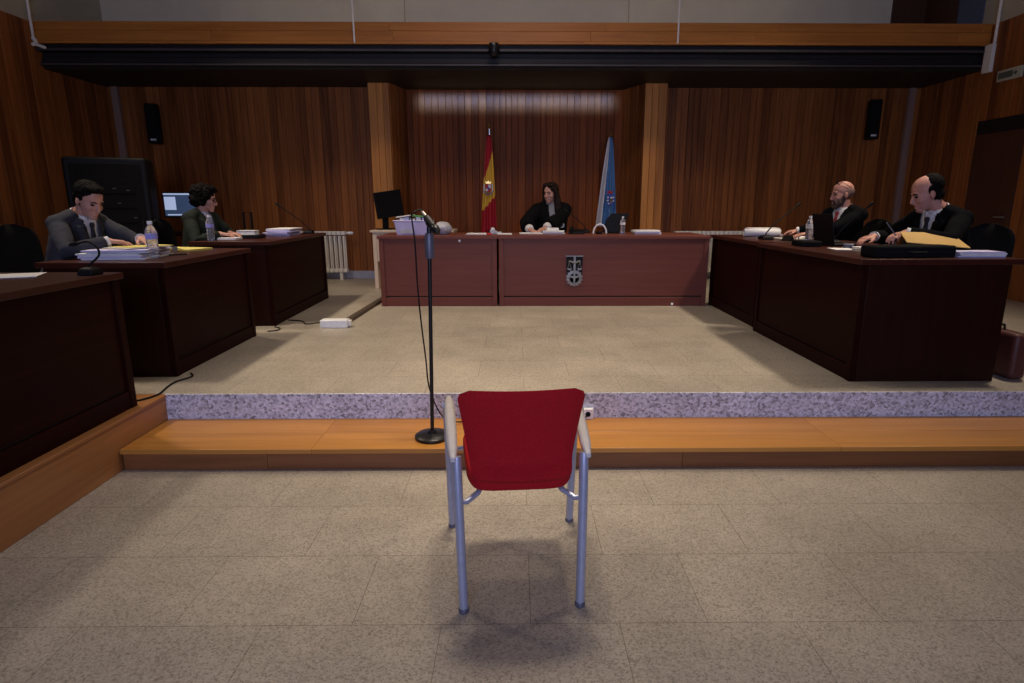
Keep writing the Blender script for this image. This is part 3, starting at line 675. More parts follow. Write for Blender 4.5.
def sheets(name, label, cat, loc, size, n, rz=0, mats=('paper',), jit=.012, group=None, th=None):
    """a pile of separate booklets or sheets, slightly askew, as one bundle"""
    t = thing(name, label, cat, loc, rz, group); z = 0; th = th or size[2]/n
    for i in range(n):
        m = MB(); a = rnd.uniform(-2.5, 2.5); dx, dy = rnd.uniform(-jit, jit), rnd.uniform(-jit, jit)
        hh = size[2]/n
        m.box((dx, dy, z+hh/2), (size[0]*rnd.uniform(.94, 1), size[1]*rnd.uniform(.94, 1), hh*.86), rot(0, 0, a))
        m.build('booklet', mats[i % len(mats)], t); z += hh
    return t
def slab(name, label, cat, loc, size, mat, rz=0, tilt=(0, 0), bevel=.0015, group=None):
    m = MB(); m.box((0, 0, size[2]/2), size, rot(tilt[0], tilt[1], 0)); o = m.build(name, mat, bevel=bevel); o.location = loc; o.rotation_euler = (0, 0, rz)
    return tag(o, label, cat, group)
# left desks
slab('paper_sheet', 'white sheet with lifted corner on the left foreground desk', 'paper', (-2.62, 3.10, TOP+.001), (.30, .21, .004), 'paper', R(25), (0, 0))
slab('notebook', 'grey notebook at the left edge of the foreground desk', 'notebook', (-2.80, 2.93, TOP+.001), (.30, .22, .014), 'shirtg', R(10))
sheets('document_pile', 'thick pile of white and lilac documents under the hands of the man in grey', 'documents', (-2.72, 4.26, TOP+.0005), (.40, .44, .064), 6, R(8), ('paper', 'paper_l', 'paper', 'paper'), .02)
sheets('open_folder', 'yellow edged open folder lying on top of the document pile', 'folder', (-2.66, 4.29, TOP+.0655), (.25, .33, .012), 3, R(-22), ('paper_y', 'paper', 'paper_y'), .02)
slab('folder', 'yellow edged flat folder on the desk of the man in grey, beyond the bottle', 'folder', (-2.70, 4.93, TOP+.0005), (.24, .36, .016), 'paper_y', R(75))
m = MB()
for s in (-1, 1): m.lathe([(.020, -.002), (.024, -.002), (.024, .002), (.020, .002)], (s*.03, 0, .022), 16, rot(70)); m.tube([(s*.055, 0, .03), (s*.05, .10, .008)], .0022, 6)
m.tube([(-.008, 0, .026), (.008, 0, .026)], .002, 6)
o = m.build('reading_glasses', 'greymetal'); o.location = (-2.68, 4.72, TOP+.0005); tag(o, 'folded reading glasses on the desk beyond the nearest bottle', 'glasses')
t = thing('pen', 'dark pen lying near the front edge of the second left desk', 'pen', (-2.47, 4.44, TOP+.005), R(30))
m = MB(); m.tube([(-.06, 0, 0), (.055, 0, 0)], .005, 8); m.build('barrel', 'black', t)
m = MB(); m.tube([(.055, 0, 0), (.072, 0, 0)], [.005, .001], 8); m.build('tip', 'steel', t)
slab('ring_binder', 'black flat binder under the white book on the left rear desk', 'binder', (-2.70, 6.14, T2+.0005), (.28, .22, .035), 'black', R(4), bevel=.005)
t = thing('code_book', 'thick white book lying on the black binder, left rear desk', 'book', (-2.71, 6.18, T2+.036), R(3))
m = MB(); m.bx(-.085, .085, -.06, .06, .003, .037); m.build('pages', 'paper', t)
m = MB(); m.bx(-.09, .09, -.065, .065, 0, .003); m.bx(-.09, .09, -.065, .065, .037, .040); m.bx(-.09, -.086, -.065, .065, .003, .037); m.build('cover', 'cream', t)
sheets('document_pile', 'low pile of lilac and white papers on the left rear desk', 'documents', (-2.58, 6.78, T2+.0005), (.26, .40, .075), 6, R(2), ('paper_l', 'paper_l', 'paper_l', 'paper_l', 'paper_l', 'paper'), .02)
slab('note_pad', 'white note pad under the hands of the woman in green', 'note pad', (-2.78, 5.90, T2+.0005), (.20, .14, .02), 'paper', R(0))
# trolley case behind the left rear desk
t = thing('trolley_case', 'black trolley case with raised handle behind the left rear desk', 'suitcase', (-3.20, 7.32, DZ), R(-20))
m = MB(); m.bx(-.2, .2, -.13, .13, .04, .60); m.build('body', 'blackmat', t, bevel=.03, seg=3)
m = MB(); m.tube([(-.058, .0, .58), (-.058, .0, 1.03), (.058, .0, 1.03), (.058, .0, .58)], .014, 8); m.build('handle', 'black', t)
for x in (-.15, .15): m = MB(); m.lathe([(.0001, -.012), (.03, -.012), (.03, .012), (.0001, .012)], (x, .09, .03), 14, rot(0, 90)); m.build('wheel', 'black', t)

# bench
t = thing('storage_box', 'white plastic box packed with papers on the left of the bench', 'box', (-1.17, 6.98, JT))
m = MB()
def rc(w, d, z): return [(-w, -d, z), (w, -d, z), (w, d, z), (-w, d, z)]
m.loft([rc(.175, .12, .0005), rc(.20, .145, .15), rc(.212, .155, .152), rc(.212, .155, .162), rc(.192, .138, .162), rc(.17, .115, .012)]); m.build('tub', 'paper_l', t, bevel=.004)
for k, (x, mt, hh) in enumerate(((-.12, 'paper', .165), (-.06, 'paper_l', .175), (0, 'paper', .16), (.07, 'paper', .18), (.13, 'paper_l', .168))): m = MB(); m.box((x, 0, .02+hh/2), (.05, .20, hh), rot(0, 3*(-1)**k, 0)); m.build('papers', mt, t)
m = MB(); m.bx(-.13, .02, -.146, -.141, .02, .07); m.build('sticker', 'bag', t)
slab('folder', 'green folder lying on the papers of the white box', 'folder', (-1.10, 6.97, JT+.199), (.17, .2, .014), 'paper_g', R(8), (0, 4))
slab('leaflet', 'white leaflet on the papers at the left of the white box', 'leaflet', (-1.26, 6.96, JT+.199), (.16, .18, .012), 'paper', R(-12), (0, -8))
m = MB(); m.ell((0, 0, .068), (.105, .10, .075), nu=26, nv=16, fn=lambda d: 1+.12*noise.noise(d*2.6)+.05*noise.noise(d*7)); m.bm.verts.ensure_lookup_table()
for v in m.bm.verts: v.co.z = max(v.co.z, .0008)
o = m.build('plastic_bag', 'bag', smooth=50); o.location = (-.845, 7.0, JT); tag(o, 'pale crumpled plastic bag beside the white box on the bench', 'bag')
sheets('paper_sheets', 'flat white papers on the bench below the red and yellow flag', 'papers', (-.44, 7.02, JT+.0005), (.27, .20, .012), 3)
slab('stapler', 'small red stapler on the bench below the red and yellow flag', 'stapler', (-.31, 6.86, JT+.0005), (.035, .10, .022), 'redthing', R(20), bevel=.004)
t = thing('tape_dispenser', 'small grey tape dispenser behind the red stapler on the bench', 'tape dispenser', (-.25, 7.16, JT), R(10))
m = MB(); m.prism([(-.06, 0), (.06, 0), (.06, .03), (.03, .02), (-.02, .05), (-.06, .045)], -.05, XZ, (0, -.025, 0)); m.build('body', 'bag', t, bevel=.004)
m = MB(); m.lathe([(.0001, -.01), (.024, -.01), (.024, .01), (.0001, .01)], (-.03, 0, .05), 16, rot(90)); m.build('tape_roll', 'cream', t)
sheets('paper_sheets', 'small white paper sheets next to the gap between the bench sections', 'papers', (-.13, 7.02, JT+.0005), (.17, .16, .010), 2)
sheets('paper_sheets', 'white papers under the hands of the judge', 'papers', (.17, 7.14, JT+.0005), (.27, .21, .012), 3, R(3))
sheets('open_file', 'thicker white file stack to the right of the hands of the judge', 'documents', (.44, 7.15, JT+.0005), (.25, .22, .036), 4, R(-6), ('paper', 'paper', 'cream'))
slab('note_box', 'cream note box on top of the file stack beside the judge', 'box', (.42, 7.17, JT+.038), (.14, .10, .03), 'cream', R(5))
t = thing('telephone', 'black desk telephone on the bench in front of the microphone', 'telephone', (.70, 7.12, JT), R(-10))
m = MB(); m.hexa([(-.09, -.09, 0), (.09, -.09, 0), (.09, .09, 0), (-.09, .09, 0), (-.085, -.085, .02), (.085, -.085, .02), (.085, .085, .055), (-.085, .085, .055)]); m.build('body', 'black', t, bevel=.006)
m = MB(); m.tube([(-.06, -.09, .05), (-.06, -.06, .062), (-.06, .05, .078), (-.06, .09, .07)], [.02, .014, .014, .02], 10, True); m.build('handset', 'blackmat', t)
m = MB(); q = [(-.075*math.cos(a), 0, .105*math.sin(a)) for a in [math.pi*i/16 for i in range(17)]]
m.tube(q, .009, 8)
o = m.build('cable_loop', 'white'); o.location = (.96, 7.02, JT+.009); tag(o, 'white cable standing in a loop beside the black tablet on the bench', 'cable')
slab('computer_mouse', 'small black mouse lying beneath the white cable loop on the bench', 'mouse', (.96, 7.10, JT+.0005), (.06, .10, .03), 'black', R(10), bevel=.012)
t = thing('tablet', 'black tilted tablet on a stand at the right of the bench', 'tablet', (1.14, 7.22, JT), R(-6))
m = MB(); m.hexa([(-.10, -.03, .0), (.12, -.03, 0), (.12, .06, 0), (-.10, .06, 0), (-.10, -.01, .012), (.12, -.01, .012), (.12, .05, .012), (-.10, .05, .012)]); m.build('stand', 'black', t)
m = MB(); m.prism([(-.12, .012), (.10, .012), (.19, .235), (-.02, .235), (-.08, .16)], -.016, XZ @ rot(10), (0, .02, 0)); m.build('screen', 'black', t, bevel=.004)
sheets('paper_sheets', 'stack of white papers at the right end of the bench', 'papers', (1.51, 7.10, JT+.0005), (.30, .22, .045), 4, R(2), ('paper', 'paper_l', 'paper', 'paper'))
# right desks
def roll(loc, r, L, label, mat, rz):
    t = thing('document_roll', label, 'paper roll', loc, rz)
    m = MB(); q = []
    for i in range(60): a = i/59*6*math.pi; rr = r*(.35+.65*i/59); q.append((rr*math.cos(a), rr*math.sin(a)))
    rings = [[(x, yy, z+r+.001) for yy, z in q] for x in (-L/2, L/2)]
    m.loft(rings, cap=False, closed=False); o = m.build('sheet', mat, t, smooth=60)
    s = o.modifiers.new('Solidify', 'SOLIDIFY'); s.thickness = .0025
roll((2.57, 6.36, T2), .045, .36, 'white roll of papers nearest the bench on the right rear desk', 'paper', R(-6))
sheets('document_pile', 'loose pile of white papers behind the roll on the right rear desk', 'documents', (2.68, 6.60, T2+.0005), (.34, .14, .085), 4, R(-4), ('paper', 'cream', 'paper', 'paper'), .02)
slab('open_notebook', 'cream notebook between the microphone and the name stand, right rear desk', 'notebook', (2.66, 5.90, T2+.0005), (.24, .18, .012), 'cream', R(5))
m = MB(); m.prism([(-.035, 0), (.035, 0), (.005, .05), (-.005, .05)], .10, Matrix(((1, 0, 0), (0, 0, 1), (0, 1, 0))), (0, -.05, 0)); o = m.build('name_stand', 'black', bevel=.001); o.location = (2.52, 5.62, T2+.0005); o.rotation_euler = (0, 0, R(20)); tag(o, 'small black triangular name stand in front of the laptop', 'name stand')
slab('paper_sheet', 'white sheet at the hand of the bearded man beside his bottle', 'paper', (2.90, 6.18, T2+.0005), (.22, .26, .010), 'paper', R(12))
t = thing('laptop', 'black laptop with raised lid in front of the bearded bald man', 'laptop', (2.555, 5.02, T2), R(-90))
m = MB(); m.bx(-.165, .165, .0, .23, 0.0005, .018); m.build('keyboard_base', 'black', t, bevel=.003)
m = MB(); m.hexa([(-.165, -.004, .014), (.165, -.004, .014), (.165, .006, .014), (-.165, .006, .014), (-.165, -.045, .255), (.165, -.045, .255), (.165, -.035, .255), (-.165, -.035, .255)]); m.build('lid', 'black', t, bevel=.003)
m = MB(); m.tube([(-.15, .004, .018), (.15, .004, .018)], .007, 8); m.build('hinge', 'blackmetal', t)
slab('document_wallet', 'black zipped wallet lying in front of the laptop on the right desk', 'wallet', (2.36, 4.92, T2+.0005), (.16, .24, .045), 'blackmat', R(-6), bevel=.01)
slab('mobile_phone', 'grey mobile phone between the laptop and the white sheets', 'phone', (2.60, 4.72, T2+.0005), (.075, .15, .03), 'greymetal', R(-30), bevel=.006)
slab('paper_sheet', 'single white sheet at the edge of the right foreground desk, beside the case', 'paper', (2.44, 4.52, T2+.0005), (.15, .20, .006), 'paper', R(-10))
sheets('paper_sheets', 'small bundle of white papers left of the black case', 'papers', (2.52, 4.30, T2+.0005), (.13, .24, .030), 3, R(-6))
t = thing('document_case', 'flat black document case lying on the right foreground desk', 'case', (2.525, 3.88, T2), R(5))
m = MB(); m.bx(-.275, .275, -.08, .08, .001, .075); m.build('body', 'blackmat', t, bevel=.014, seg=3)
m = MB(); m.tube([(-.06, -.082, .035), (-.05, -.105, .035), (.05, -.105, .035), (.06, -.082, .035)], .006, 8); m.build('handle', 'black', t)
m = MB(); m.tube([(-.265, -.081, .036), (.265, -.081, .036), (.277, .07, .036)], .003, 6); m.build('zip', 'black', t)
sheets('document_pile', 'white documents at the outer corner of the right foreground desk', 'documents', (2.975, 3.90, T2+.0005), (.30, .16, .036), 4, R(-1), ('paper_l', 'paper', 'paper'), .006)
m = MB(); q = [(2.585, 3.995, 1.152), (2.985, 3.955, 1.118), (2.985, 4.16, 1.205), (2.635, 4.16, 1.212)]
m.hexa(q+[(x, y-.001, z+.006) for x, y, z in q])
o = m.build('card_folder', 'manila', bevel=.001); tag(o, 'brown card folder propped up behind the black document case', 'folder')
m = MB(); m.bx(2.66, 2.92, 4.09, 4.17, T2+.001, 1.160); tag(m.build('file_box', 'black', bevel=.006), 'black file box standing behind the brown card folder', 'box')
t = thing('briefcase', 'maroon briefcase standing on the floor against the right foreground desk end', 'briefcase', (3.265, 3.96, DZ), R(90))
m = MB(); m.bx(-.23, .23, -.055, .055, .001, .305); m.build('body', 'case', t, bevel=.03, seg=4)
m = MB(); m.tube([(-.06, 0, .30), (-.055, 0, .335), (.055, 0, .335), (.06, 0, .30)], .008, 8); m.build('handle', 'black', t)

# ------------------------------------------------------------------ people
def evaluated(mb, mat, name, parent, voxel, iters=4, cut=None, thick=0., matfn=None, mats=None, noise_amp=0., nscale=30):
    """fuse overlapping volumes into one continuous skin, smooth it, optionally trim openings"""
    bmesh.ops.recalc_face_normals(mb.bm, faces=mb.bm.faces[:])
    me = bpy.data.meshes.new('tmp'); mb.bm.to_mesh(me); mb.bm.free()
    o = bpy.data.objects.new('tmp', me); COL.objects.link(o)
    r = o.modifiers.new('r', 'REMESH'); r.mode = 'VOXEL'; r.voxel_size = voxel
    if iters: s = o.modifiers.new('s', 'SMOOTH'); s.factor = .5; s.iterations = iters
    dg = bpy.context.evaluated_depsgraph_get(); dg.update()
    me2 = bpy.data.meshes.new_from_object(o.evaluated_get(dg)); bpy.data.objects.remove(o); bpy.data.meshes.remove(me)
    bm = bmesh.new(); bm.from_mesh(me2)
    if noise_amp:
        bm.normal_update()
        for v in bm.verts: v.co += v.normal*noise_amp*(noise.noise(v.co*nscale)+.5*noise.noise(v.co*nscale*2.3))
    if cut:
        dead = [f for f in bm.faces if cut(f.calc_center_median())]
        bmesh.ops.delete(bm, geom=dead, context='FACES')
    for f in bm.faces:
        f.smooth = True; f.material_index = matfn(f.calc_center_median()) if matfn else 0
    bm.to_mesh(me2); bm.free(); me2.name = name; me2.materials.clear()
    for x in (mats or [mat]): me2.materials.append(MT[x])
    ob = bpy.data.objects.new(name, me2); COL.objects.link(ob); ob.parent = parent
    if thick: s = ob.modifiers.new('Solidify', 'SOLIDIFY'); s.thickness = thick; s.offset = 1
    return ob

TORSO = [(-.10, .165, .125, .0), (.0, .172, .125, .0), (.12, .150, .108, .008), (.27, .165, .118, .012), (.40, .172, .112, .004), (.475, .150, .085, -.006), (.53, .085, .066, -.008)]
def person(label, loc, yaw, lean=10., side=0., twist=0., head=(0., 0., 0.), rh=None, lh=None, rdir=None, ldir=None, scale=1., skin='skin', top='suitblack', shirt='shirt', tie=None, hair='short', hairm='hair', vopen=.17, sleeve=1., legs=None, curl=.45, headfw=.0, robe=False, lace=False, glasses=None, beard=False, badge=False, collar=True, seat_z=.56, vw=.064):
    T = thing('person', label, 'person', (loc[0], loc[1], DZ), R(yaw))
    Minv = (Matrix.Translation(V((loc[0], loc[1], DZ))) @ Matrix.Rotation(R(yaw), 4, 'Z')).inverted()
    W = lambda p: Minv @ V(p)
    Wd = lambda d: (Matrix.Rotation(R(-yaw), 3, 'Z') @ V(d)).normalized()
    S = scale
    A = rot(side, lean, twist)                       # torso frame: x forward, y left, z up
    p0 = V((0, 0, seat_z))
    tp = lambda u, v, w: p0 + A @ V((v*S, u*S, w*S))
    neck = tp(0, -.008, .545)
    H = Matrix.Rotation(R(yaw*0), 3, 'Z') @ rot(0, 0, twist+head[0]) @ rot(head[2], lean*.35+head[1], 0)
    hc = neck + (A @ V((0, 0, .036*S))) + H @ V((.022+headfw, 0, .085))*S
    hp = lambda x, y, z: hc + H @ V((x, y, z))*S
    sh = {1: tp(.178, -.005, .462), -1: tp(-.178, -.005, .462)}
    la, lf = .285*S, .25*S
    wr, el, hd = {}, {}, {}
    for s, target, dirv in ((-1, rh, rdir), (1, lh, ldir)):
        w = W(target) if target else tp(s*.2, .3, .05)
        d = w-sh[s]; L = min(d.length, (la+lf)*.995); w = sh[s]+d.normalized()*L
        a = (la*la-lf*lf+L*L)/(2*L); hgt = math.sqrt(max(1e-6, la*la-a*a))
        pole = V((-.22, s*.85, -.45)); dn = d.normalized(); pole = (pole-dn*pole.dot(dn)).normalized()
        el[s] = sh[s]+dn*a+pole*hgt; wr[s] = w; hd[s] = Wd(dirv) if dirv else (w-el[s]).normalized()
    def torso_rings(m, g, lo=-.10, hi=.53, n=28, extra=None):
        rings = []
        rows = [r for r in TORSO if lo-1e-4 <= r[0] <= hi+1e-4]
        if extra: rows = extra+rows
        for w, hw, dp, fo in rows:
            rings.append([tp((hw+g)*math.cos(2*math.pi*i/n), fo+(dp+g)*math.sin(2*math.pi*i/n), w) for i in range(n)])
        m.loft(rings)
    # --- one continuous body
    m = MB(); torso_rings(m, 0)
    m.tube([tp(0, -.01, .48), neck, hp(-.02, 0, -.055)], [.066*S, .056*S, .054*S], 14)
    for s in (-1, 1):
        m.ell(sh[s], (.062*S, .062*S, .062*S))
        m.tube([sh[s], sh[s].lerp(el[s], .5), el[s], el[s].lerp(wr[s], .35), wr[s]], [.052*S, .047*S, .038*S, .037*S, .026*S], 12, True)
        # legs
        hip = p0+V((0, s*.09, -.0))*S; kn = V((.43*S, s*.12, .50)); an = V((.40*S, s*.12, .085))
        m.tube([hip, hip.lerp(kn, .5), kn], [.085*S, .075*S, .056*S], 12, True); m.tube([kn, kn.lerp(an, .35), an], [.054*S, .052*S, .036*S], 12, True)
        m.tube([an+V((-.05, 0, -.045)), an+V((.04, 0, -.04)), an+V((.15, 0, -.052))], [.036, .038, .03], 10, True)
        # hand
        f = hd[s]; side_v = f.cross(V((0, 0, 1))).normalized()*s        # towards the thumb, palm facing down
        up = side_v.cross(f)*(-s); up = up if up.z > 0 else -up
        Mh = Matrix((f, side_v, up)).transposed(); b = wr[s]
        hq = lambda x, y, z: b + Mh @ V((x, y, z))*S
        m.loft([[hq(x, y*w, z*h) for y, z in ((-1, -.6), (-.6, -1), (.6, -1), (1, -.6), (1, .6), (.6, 1), (-.6, 1), (-1, .6))] for x, w, h in ((-.015, .024, .019), (.02, .031, .016), (.06, .040, .014), (.092, .040, .011))])
        for k, (y, L, r) in enumerate(((.031, .070, .0088), (.0105, .079, .0090), (-.0105, .073, .0086), (-.031, .056, .0078))):
            p = V((.086-(.006 if k == 3 else 0), y, 0)); ang = 0; q = [V((.06, y*.9, 0)), p]; fan = y*1.6
            for seg, cl in ((.46, curl*.5), (.30, curl), (.24, curl*.9)):
                ang += cl*(1+.12*k); p = p + V((math.cos(ang), fan*.35, -math.sin(ang)))*L*seg; q.append(p)
            m.tube([hq(*v) for v in q], [r*S, r*S, r*.98*S, r*.92*S, r*.78*S], 8, True)
        m.tube([hq(.018, .022, -.002), hq(.045, .046, -.010), hq(.072, .058, -.018), hq(.094, .058, -.022)], [.013*S, .0115*S, .010*S, .008*S], 8, True)
    # head
    E = lambda c, r, fn=None: m.ell(hp(*c), V(r)*S, H, 18, 12)
    E((-.012, 0, .040), (.096, .076, .082)); E((.020, 0, -.010), (.070, .066, .080)); E((.028, 0, -.055), (.058, .054, .055))
    E((.062, 0, -.098), (.026, .028, .020)); E((.070, 0, .024), (.020, .052, .010)); E((.050, .036, -.030), (.030, .024, .026)); E((.050, -.036, -.030), (.030, .024, .026))
    m.tube([hp(.084, 0, .012), hp(.095, 0, -.012), hp(.102, 0, -.033), hp(.090, 0, -.042)], [.008*S, .010*S, .0145*S, .011*S], 10, True)
    for s in (-1, 1):
        E((.098, s*.011, -.040), (.010, .008, .007)); m.ell(hp(-.008, s*.077, -.008), V((.020, .010, .032))*S, H @ rot(0, -12, s*18))
    E((.080, 0, -.068), (.014, .022, .0065)); E((.077, 0, -.078), (.014, .020, .0075))
    lipc = hp(.088, 0, -.073)
    HI = H.inverted()
    def mf(c):
        q = HI @ (c-hc)/S
        if q.x > .072 and abs(q.y) < .023 and -.083 < q.z < -.064: return 1
        return 0
    body = evaluated(m, skin, 'body', T, .0050, 3, matfn=mf, mats=[skin, 'lips'])
    for s in (-1, 1):
        m = MB(); m.ell(hp(.0745, s*.031, .001), V((.0135, .0145, .0085))*S, H, 12, 8); e = m.build('eye', 'eye', T)
        m = MB(); m.tube([hp(.086, s*.014, .019), hp(.088, s*.030, .024), hp(.076, s*.050, .018)], [.0045*S, .005*S, .003*S], 8, True); m.build('eyebrow', 'hairb' if hair != 'black' else 'hair', T)
    # --- clothing
    slv = {'r': [.060, .060, .054, .050, .042]} if not robe else {'r': [.080, .082, .082, .088, .092]}
    g = .020 if not robe else .034
    def jacket_cut(c):
        q = A.inverted() @ (c-p0)/S; v, u, w = q.x, q.y, q.z
        if w > .47 and (u*u/.0081 + (v+.005)**2/.0064) < 1 and w > .505: return True
        if vopen is not None and v > .03 and w > vopen and abs(u) < vw*((w-vopen)/(.53-vopen))**.85 and v < .24: return True
        return False
    m = MB(); torso_rings(m, g, -.10, .53)
    for s in (-1, 1):
        R_ = slv['r']; e2 = wr[s]-(wr[s]-el[s]).normalized()*.022*S if not lace else wr[s]-(wr[s]-el[s]).normalized()*.06*S
        m.ell(sh[s]+A @ V((0, s*.004, .004)), V((.070, .062, .064))*S*(1.12 if robe else 1), A)
        m.tube([tp(s*.045, -.010, .535), tp(s*.10, -.008, .515), tp(s*.15, -.006, .49), sh[s]], [.046*S, .050*S, .056*S, .058*S], 12, True)
        m.tube([sh[s], sh[s].lerp(el[s], .5), el[s], el[s].lerp(e2, .4), e2], [x*S for x in R_], 14, False)
    if robe: pass
    evaluated(m, top, 'robe' if robe else 'jacket', T, .0075, 5, jacket_cut, .004, noise_amp=.004, nscale=14)
    # trousers / skirt
    m = MB(); torso_rings(m, .012, -.10, .12)
    for s in (-1, 1):
        hip = p0+V((0, s*.09, 0))*S; kn = V((.43*S, s*.12, .50)); an = V((.40*S, s*.12, .115))
        m.tube([hip, hip.lerp(kn, .5), kn], [.104*S, .094*S, .075*S], 12, True); m.tube([kn, kn.lerp(an, .35), an], [.074*S, .072*S, .064*S], 12)
    evaluated(m, top, 'trousers', T, .010, 3)
    for s in (-1, 1):
        an = V((.40*S, s*.12, .085)); m = MB()
        m.tube([an+V((-.06, 0, -.040)), an+V((.03, 0, -.035)), an+V((.10, 0, -.045)), an+V((.17, 0, -.05))], [.044, .046, .043, .033], 12, True)
        for v in m.bm.verts: v.co.z = max(v.co.z, .002)
        m.build('shoe', 'black', T, smooth=60)
    # shirt front and collar
    m = MB(); torso_rings(m, .009, .0, .53)
    m.tube([tp(0, -.008, .50), tp(0, -.008, .555)], [.074*S, .066*S], 16)
    evaluated(m, shirt, 'shirt', T, .0085, 3, lambda c: (A.inverted() @ (c-p0)).z/S > .548)
    if collar:
        m = MB(); n = 20; r0 = []
        for k, (rr, w) in enumerate(((.064, .520), (.067, .565), (.073, .560), (.080, .522))):
            r0.append([tp(rr*math.cos(-math.pi/2+.22+(2*math.pi-.44)*i/n+math.pi), -.008+rr*math.sin(-math.pi/2+.22+(2*math.pi-.44)*i/n+math.pi)*1.0, w-.012*(1+math.sin(-math.pi/2+.22+(2*math.pi-.44)*i/n+math.pi))*.9) for i in range(n+1)])
        m.loft(r0, cap=False, closed=False); o = m.build('collar', shirt, T, smooth=60); q = o.modifiers.new('Solidify', 'SOLIDIFY'); q.thickness = .003
    def front(u, w, gg):
        for a, b in zip(TORSO, TORSO[1:]):
            if a[0] <= w <= b[0]:
                k = (w-a[0])/(b[0]-a[0]); hw, dp, fo = [a[i]+(b[i]-a[i])*k for i in (1, 2, 3)]
                return fo+(dp+gg)*math.sqrt(max(.05, 1-(u/(hw+gg))**2))
        return .08
    if tie:
        m = MB(); rings = []
        for w, hw in ((.515, .020), (.495, .024), (.478, .016), (.40, .026), (.30, .034), (.20, .042), (.16, .044)):
            v = front(0, w, .016)
            rings.append([tp(-hw, v, w), tp(0, v+.010, w), tp(hw, v, w), tp(0, v-.004, w)])
        m.loft(rings); m.build('necktie', tie, T)
    if vopen is not None and not robe:
        for s in (-1, 1):
            m = MB(); ra, rb = [], []
            for i in range(10):
                k = i/9; w = vopen-.01+(.50-vopen)*k; u = vw*max(0, (w-vopen)/(.53-vopen))**.85*s
                wid = .018+.052*math.sin(min(1, k*1.25)*math.pi*.62)
                ra.append(tp(u-s*.004, front(u, w, g)+.007, w)); rb.append(tp(u+s*wid, front(u+s*wid, w, g)+.013, w+.004))
            m.loft([ra, rb], cap=False, closed=False); o = m.build('lapel', top, T, smooth=60); q = o.modifiers.new('Solidify', 'SOLIDIFY'); q.thickness = .005
    for s in (-1, 1):
        d = (wr[s]-el[s]).normalized()
        if lace:
            m = MB(); m.tube([wr[s]-d*.085, wr[s]-d*.05, wr[s]-d*.015, wr[s]-d*.0], [.044*S, .052*S, .050*S, .036*S], 18); o = m.build('cuff', 'lace', T); o['label'] = 'white lace cuff'
        elif shirt == 'shirt':
            m = MB(); m.tube([wr[s]-d*.05*S, wr[s]+d*.002], [.036*S, .037*S], 16); m.build('cuff', shirt, T)
    if badge:
        m = MB(); c = tp(.125, front(.125, .30, g)+.006, .29); Mb = A @ Matrix(((0, 0, 1), (1, 0, 0), (0, 1, 0)))
        n = 24; rr = [(.030*(1+.08*(i % 2))*math.cos(2*math.pi*i/n), .030*(1+.08*(i % 2))*math.sin(2*math.pi*i/n)) for i in range(n)]
        m.prism(rr, .006, Mb, c); o = m.build('round_badge', 'lace', T); o['label'] = 'round silvery badge on the robe'
        m = MB(); m.lathe([(.0001, .006), (.016, .006), (.016, .009), (.0001, .009)], c, 16, Mb); m.build('badge_centre', 'greymetal', o)
    # --- hair
    m = MB(); EH = lambda c, r: m.ell(hp(*c), V(r)*S, H, 20, 14)
    if hair == 'short':
        EH((-.024, 0, .056), (.098, .083, .080)); EH((-.055, 0, .0), (.060, .076, .070)); EH((.030, 0, .102), (.056, .062, .026)); EH((-.005, .070, .03), (.030, .014, .034)); EH((-.005, -.070, .03), (.030, .014, .034))
        cutf = lambda c: (lambda q: q.x > .045 and q.z < .075)(HI @ (c-hc)/S)
        evaluated(m, hairm, 'hair', T, .005, 2, None, 0, noise_amp=.004, nscale=70)
    elif hair == 'curly':
        EH((-.035, 0, .055), (.115, .108, .092)); EH((-.065, 0, -.01), (.080, .100, .085)); EH((.030, .0, .105), (.062, .075, .036)); EH((-.02, .080, .0), (.045, .032, .075)); EH((-.02, -.080, .0), (.045, .032, .075)); EH((.02, .078, .05), (.04, .03, .05)); EH((.02, -.078, .05), (.04, .03, .05))
        evaluated(m, hairm, 'hair', T, .006, 1, None, 0, noise_amp=.016, nscale=34)
    elif hair == 'long':
        EH((-.024, 0, .052), (.102, .090, .084)); EH((-.060, 0, -.01), (.062, .086, .085)); EH((.024, .035, .098), (.056, .045, .028)); EH((.024, -.035, .098), (.056, .045, .028))
        for s in (-1, 1):
            m.tube([hp(.034, s*.066, .066), hp(.012, s*.082, .02), hp(-.004, s*.086, -.04), hp(-.006, s*.090, -.10)] + ([hp(.0, s*.098, -.17), hp(.012, s*.104, -.26), hp(.02, s*.11, -.33)] if s > 0 else [hp(-.05, s*.07, -.17), hp(-.07, s*.06, -.22)]), [.022*S, .028*S, .034*S, .042*S]+([.046*S, .044*S, .026*S] if s > 0 else [.04*S, .02*S]), 12, True)
        m.tube([hp(-.085, 0, .0), hp(-.10, 0, -.1), hp(-.105, 0, -.2), hp(-.10, 0, -.28)], [.06*S, .075*S, .075*S, .04*S], 14, True)
        evaluated(m, hairm, 'hair', T, .0055, 2, None, 0, noise_amp=.004, nscale=40)
    elif hair == 'fringe':                            # bald on top, dark at sides and back
        EH((-.046, 0, .048), (.074, .0835, .079)); EH((-.052, 0, -.015), (.052, .076, .060)); EH((-.012, .070, .020), (.026, .012, .034)); EH((-.012, -.070, .020), (.026, .012, .034))
        evaluated(m, hairm, 'hair', T, .005, 2, None, 0, noise_amp=.003, nscale=60)
    elif hair == 'cropped':
        EH((-.042, 0, .020), (.070, .0785, .062)); EH((-.020, .072, .010), (.030, .009, .034)); EH((-.020, -.072, .010), (.030, .009, .034))
        evaluated(m, hairm, 'hair', T, .005, 2)
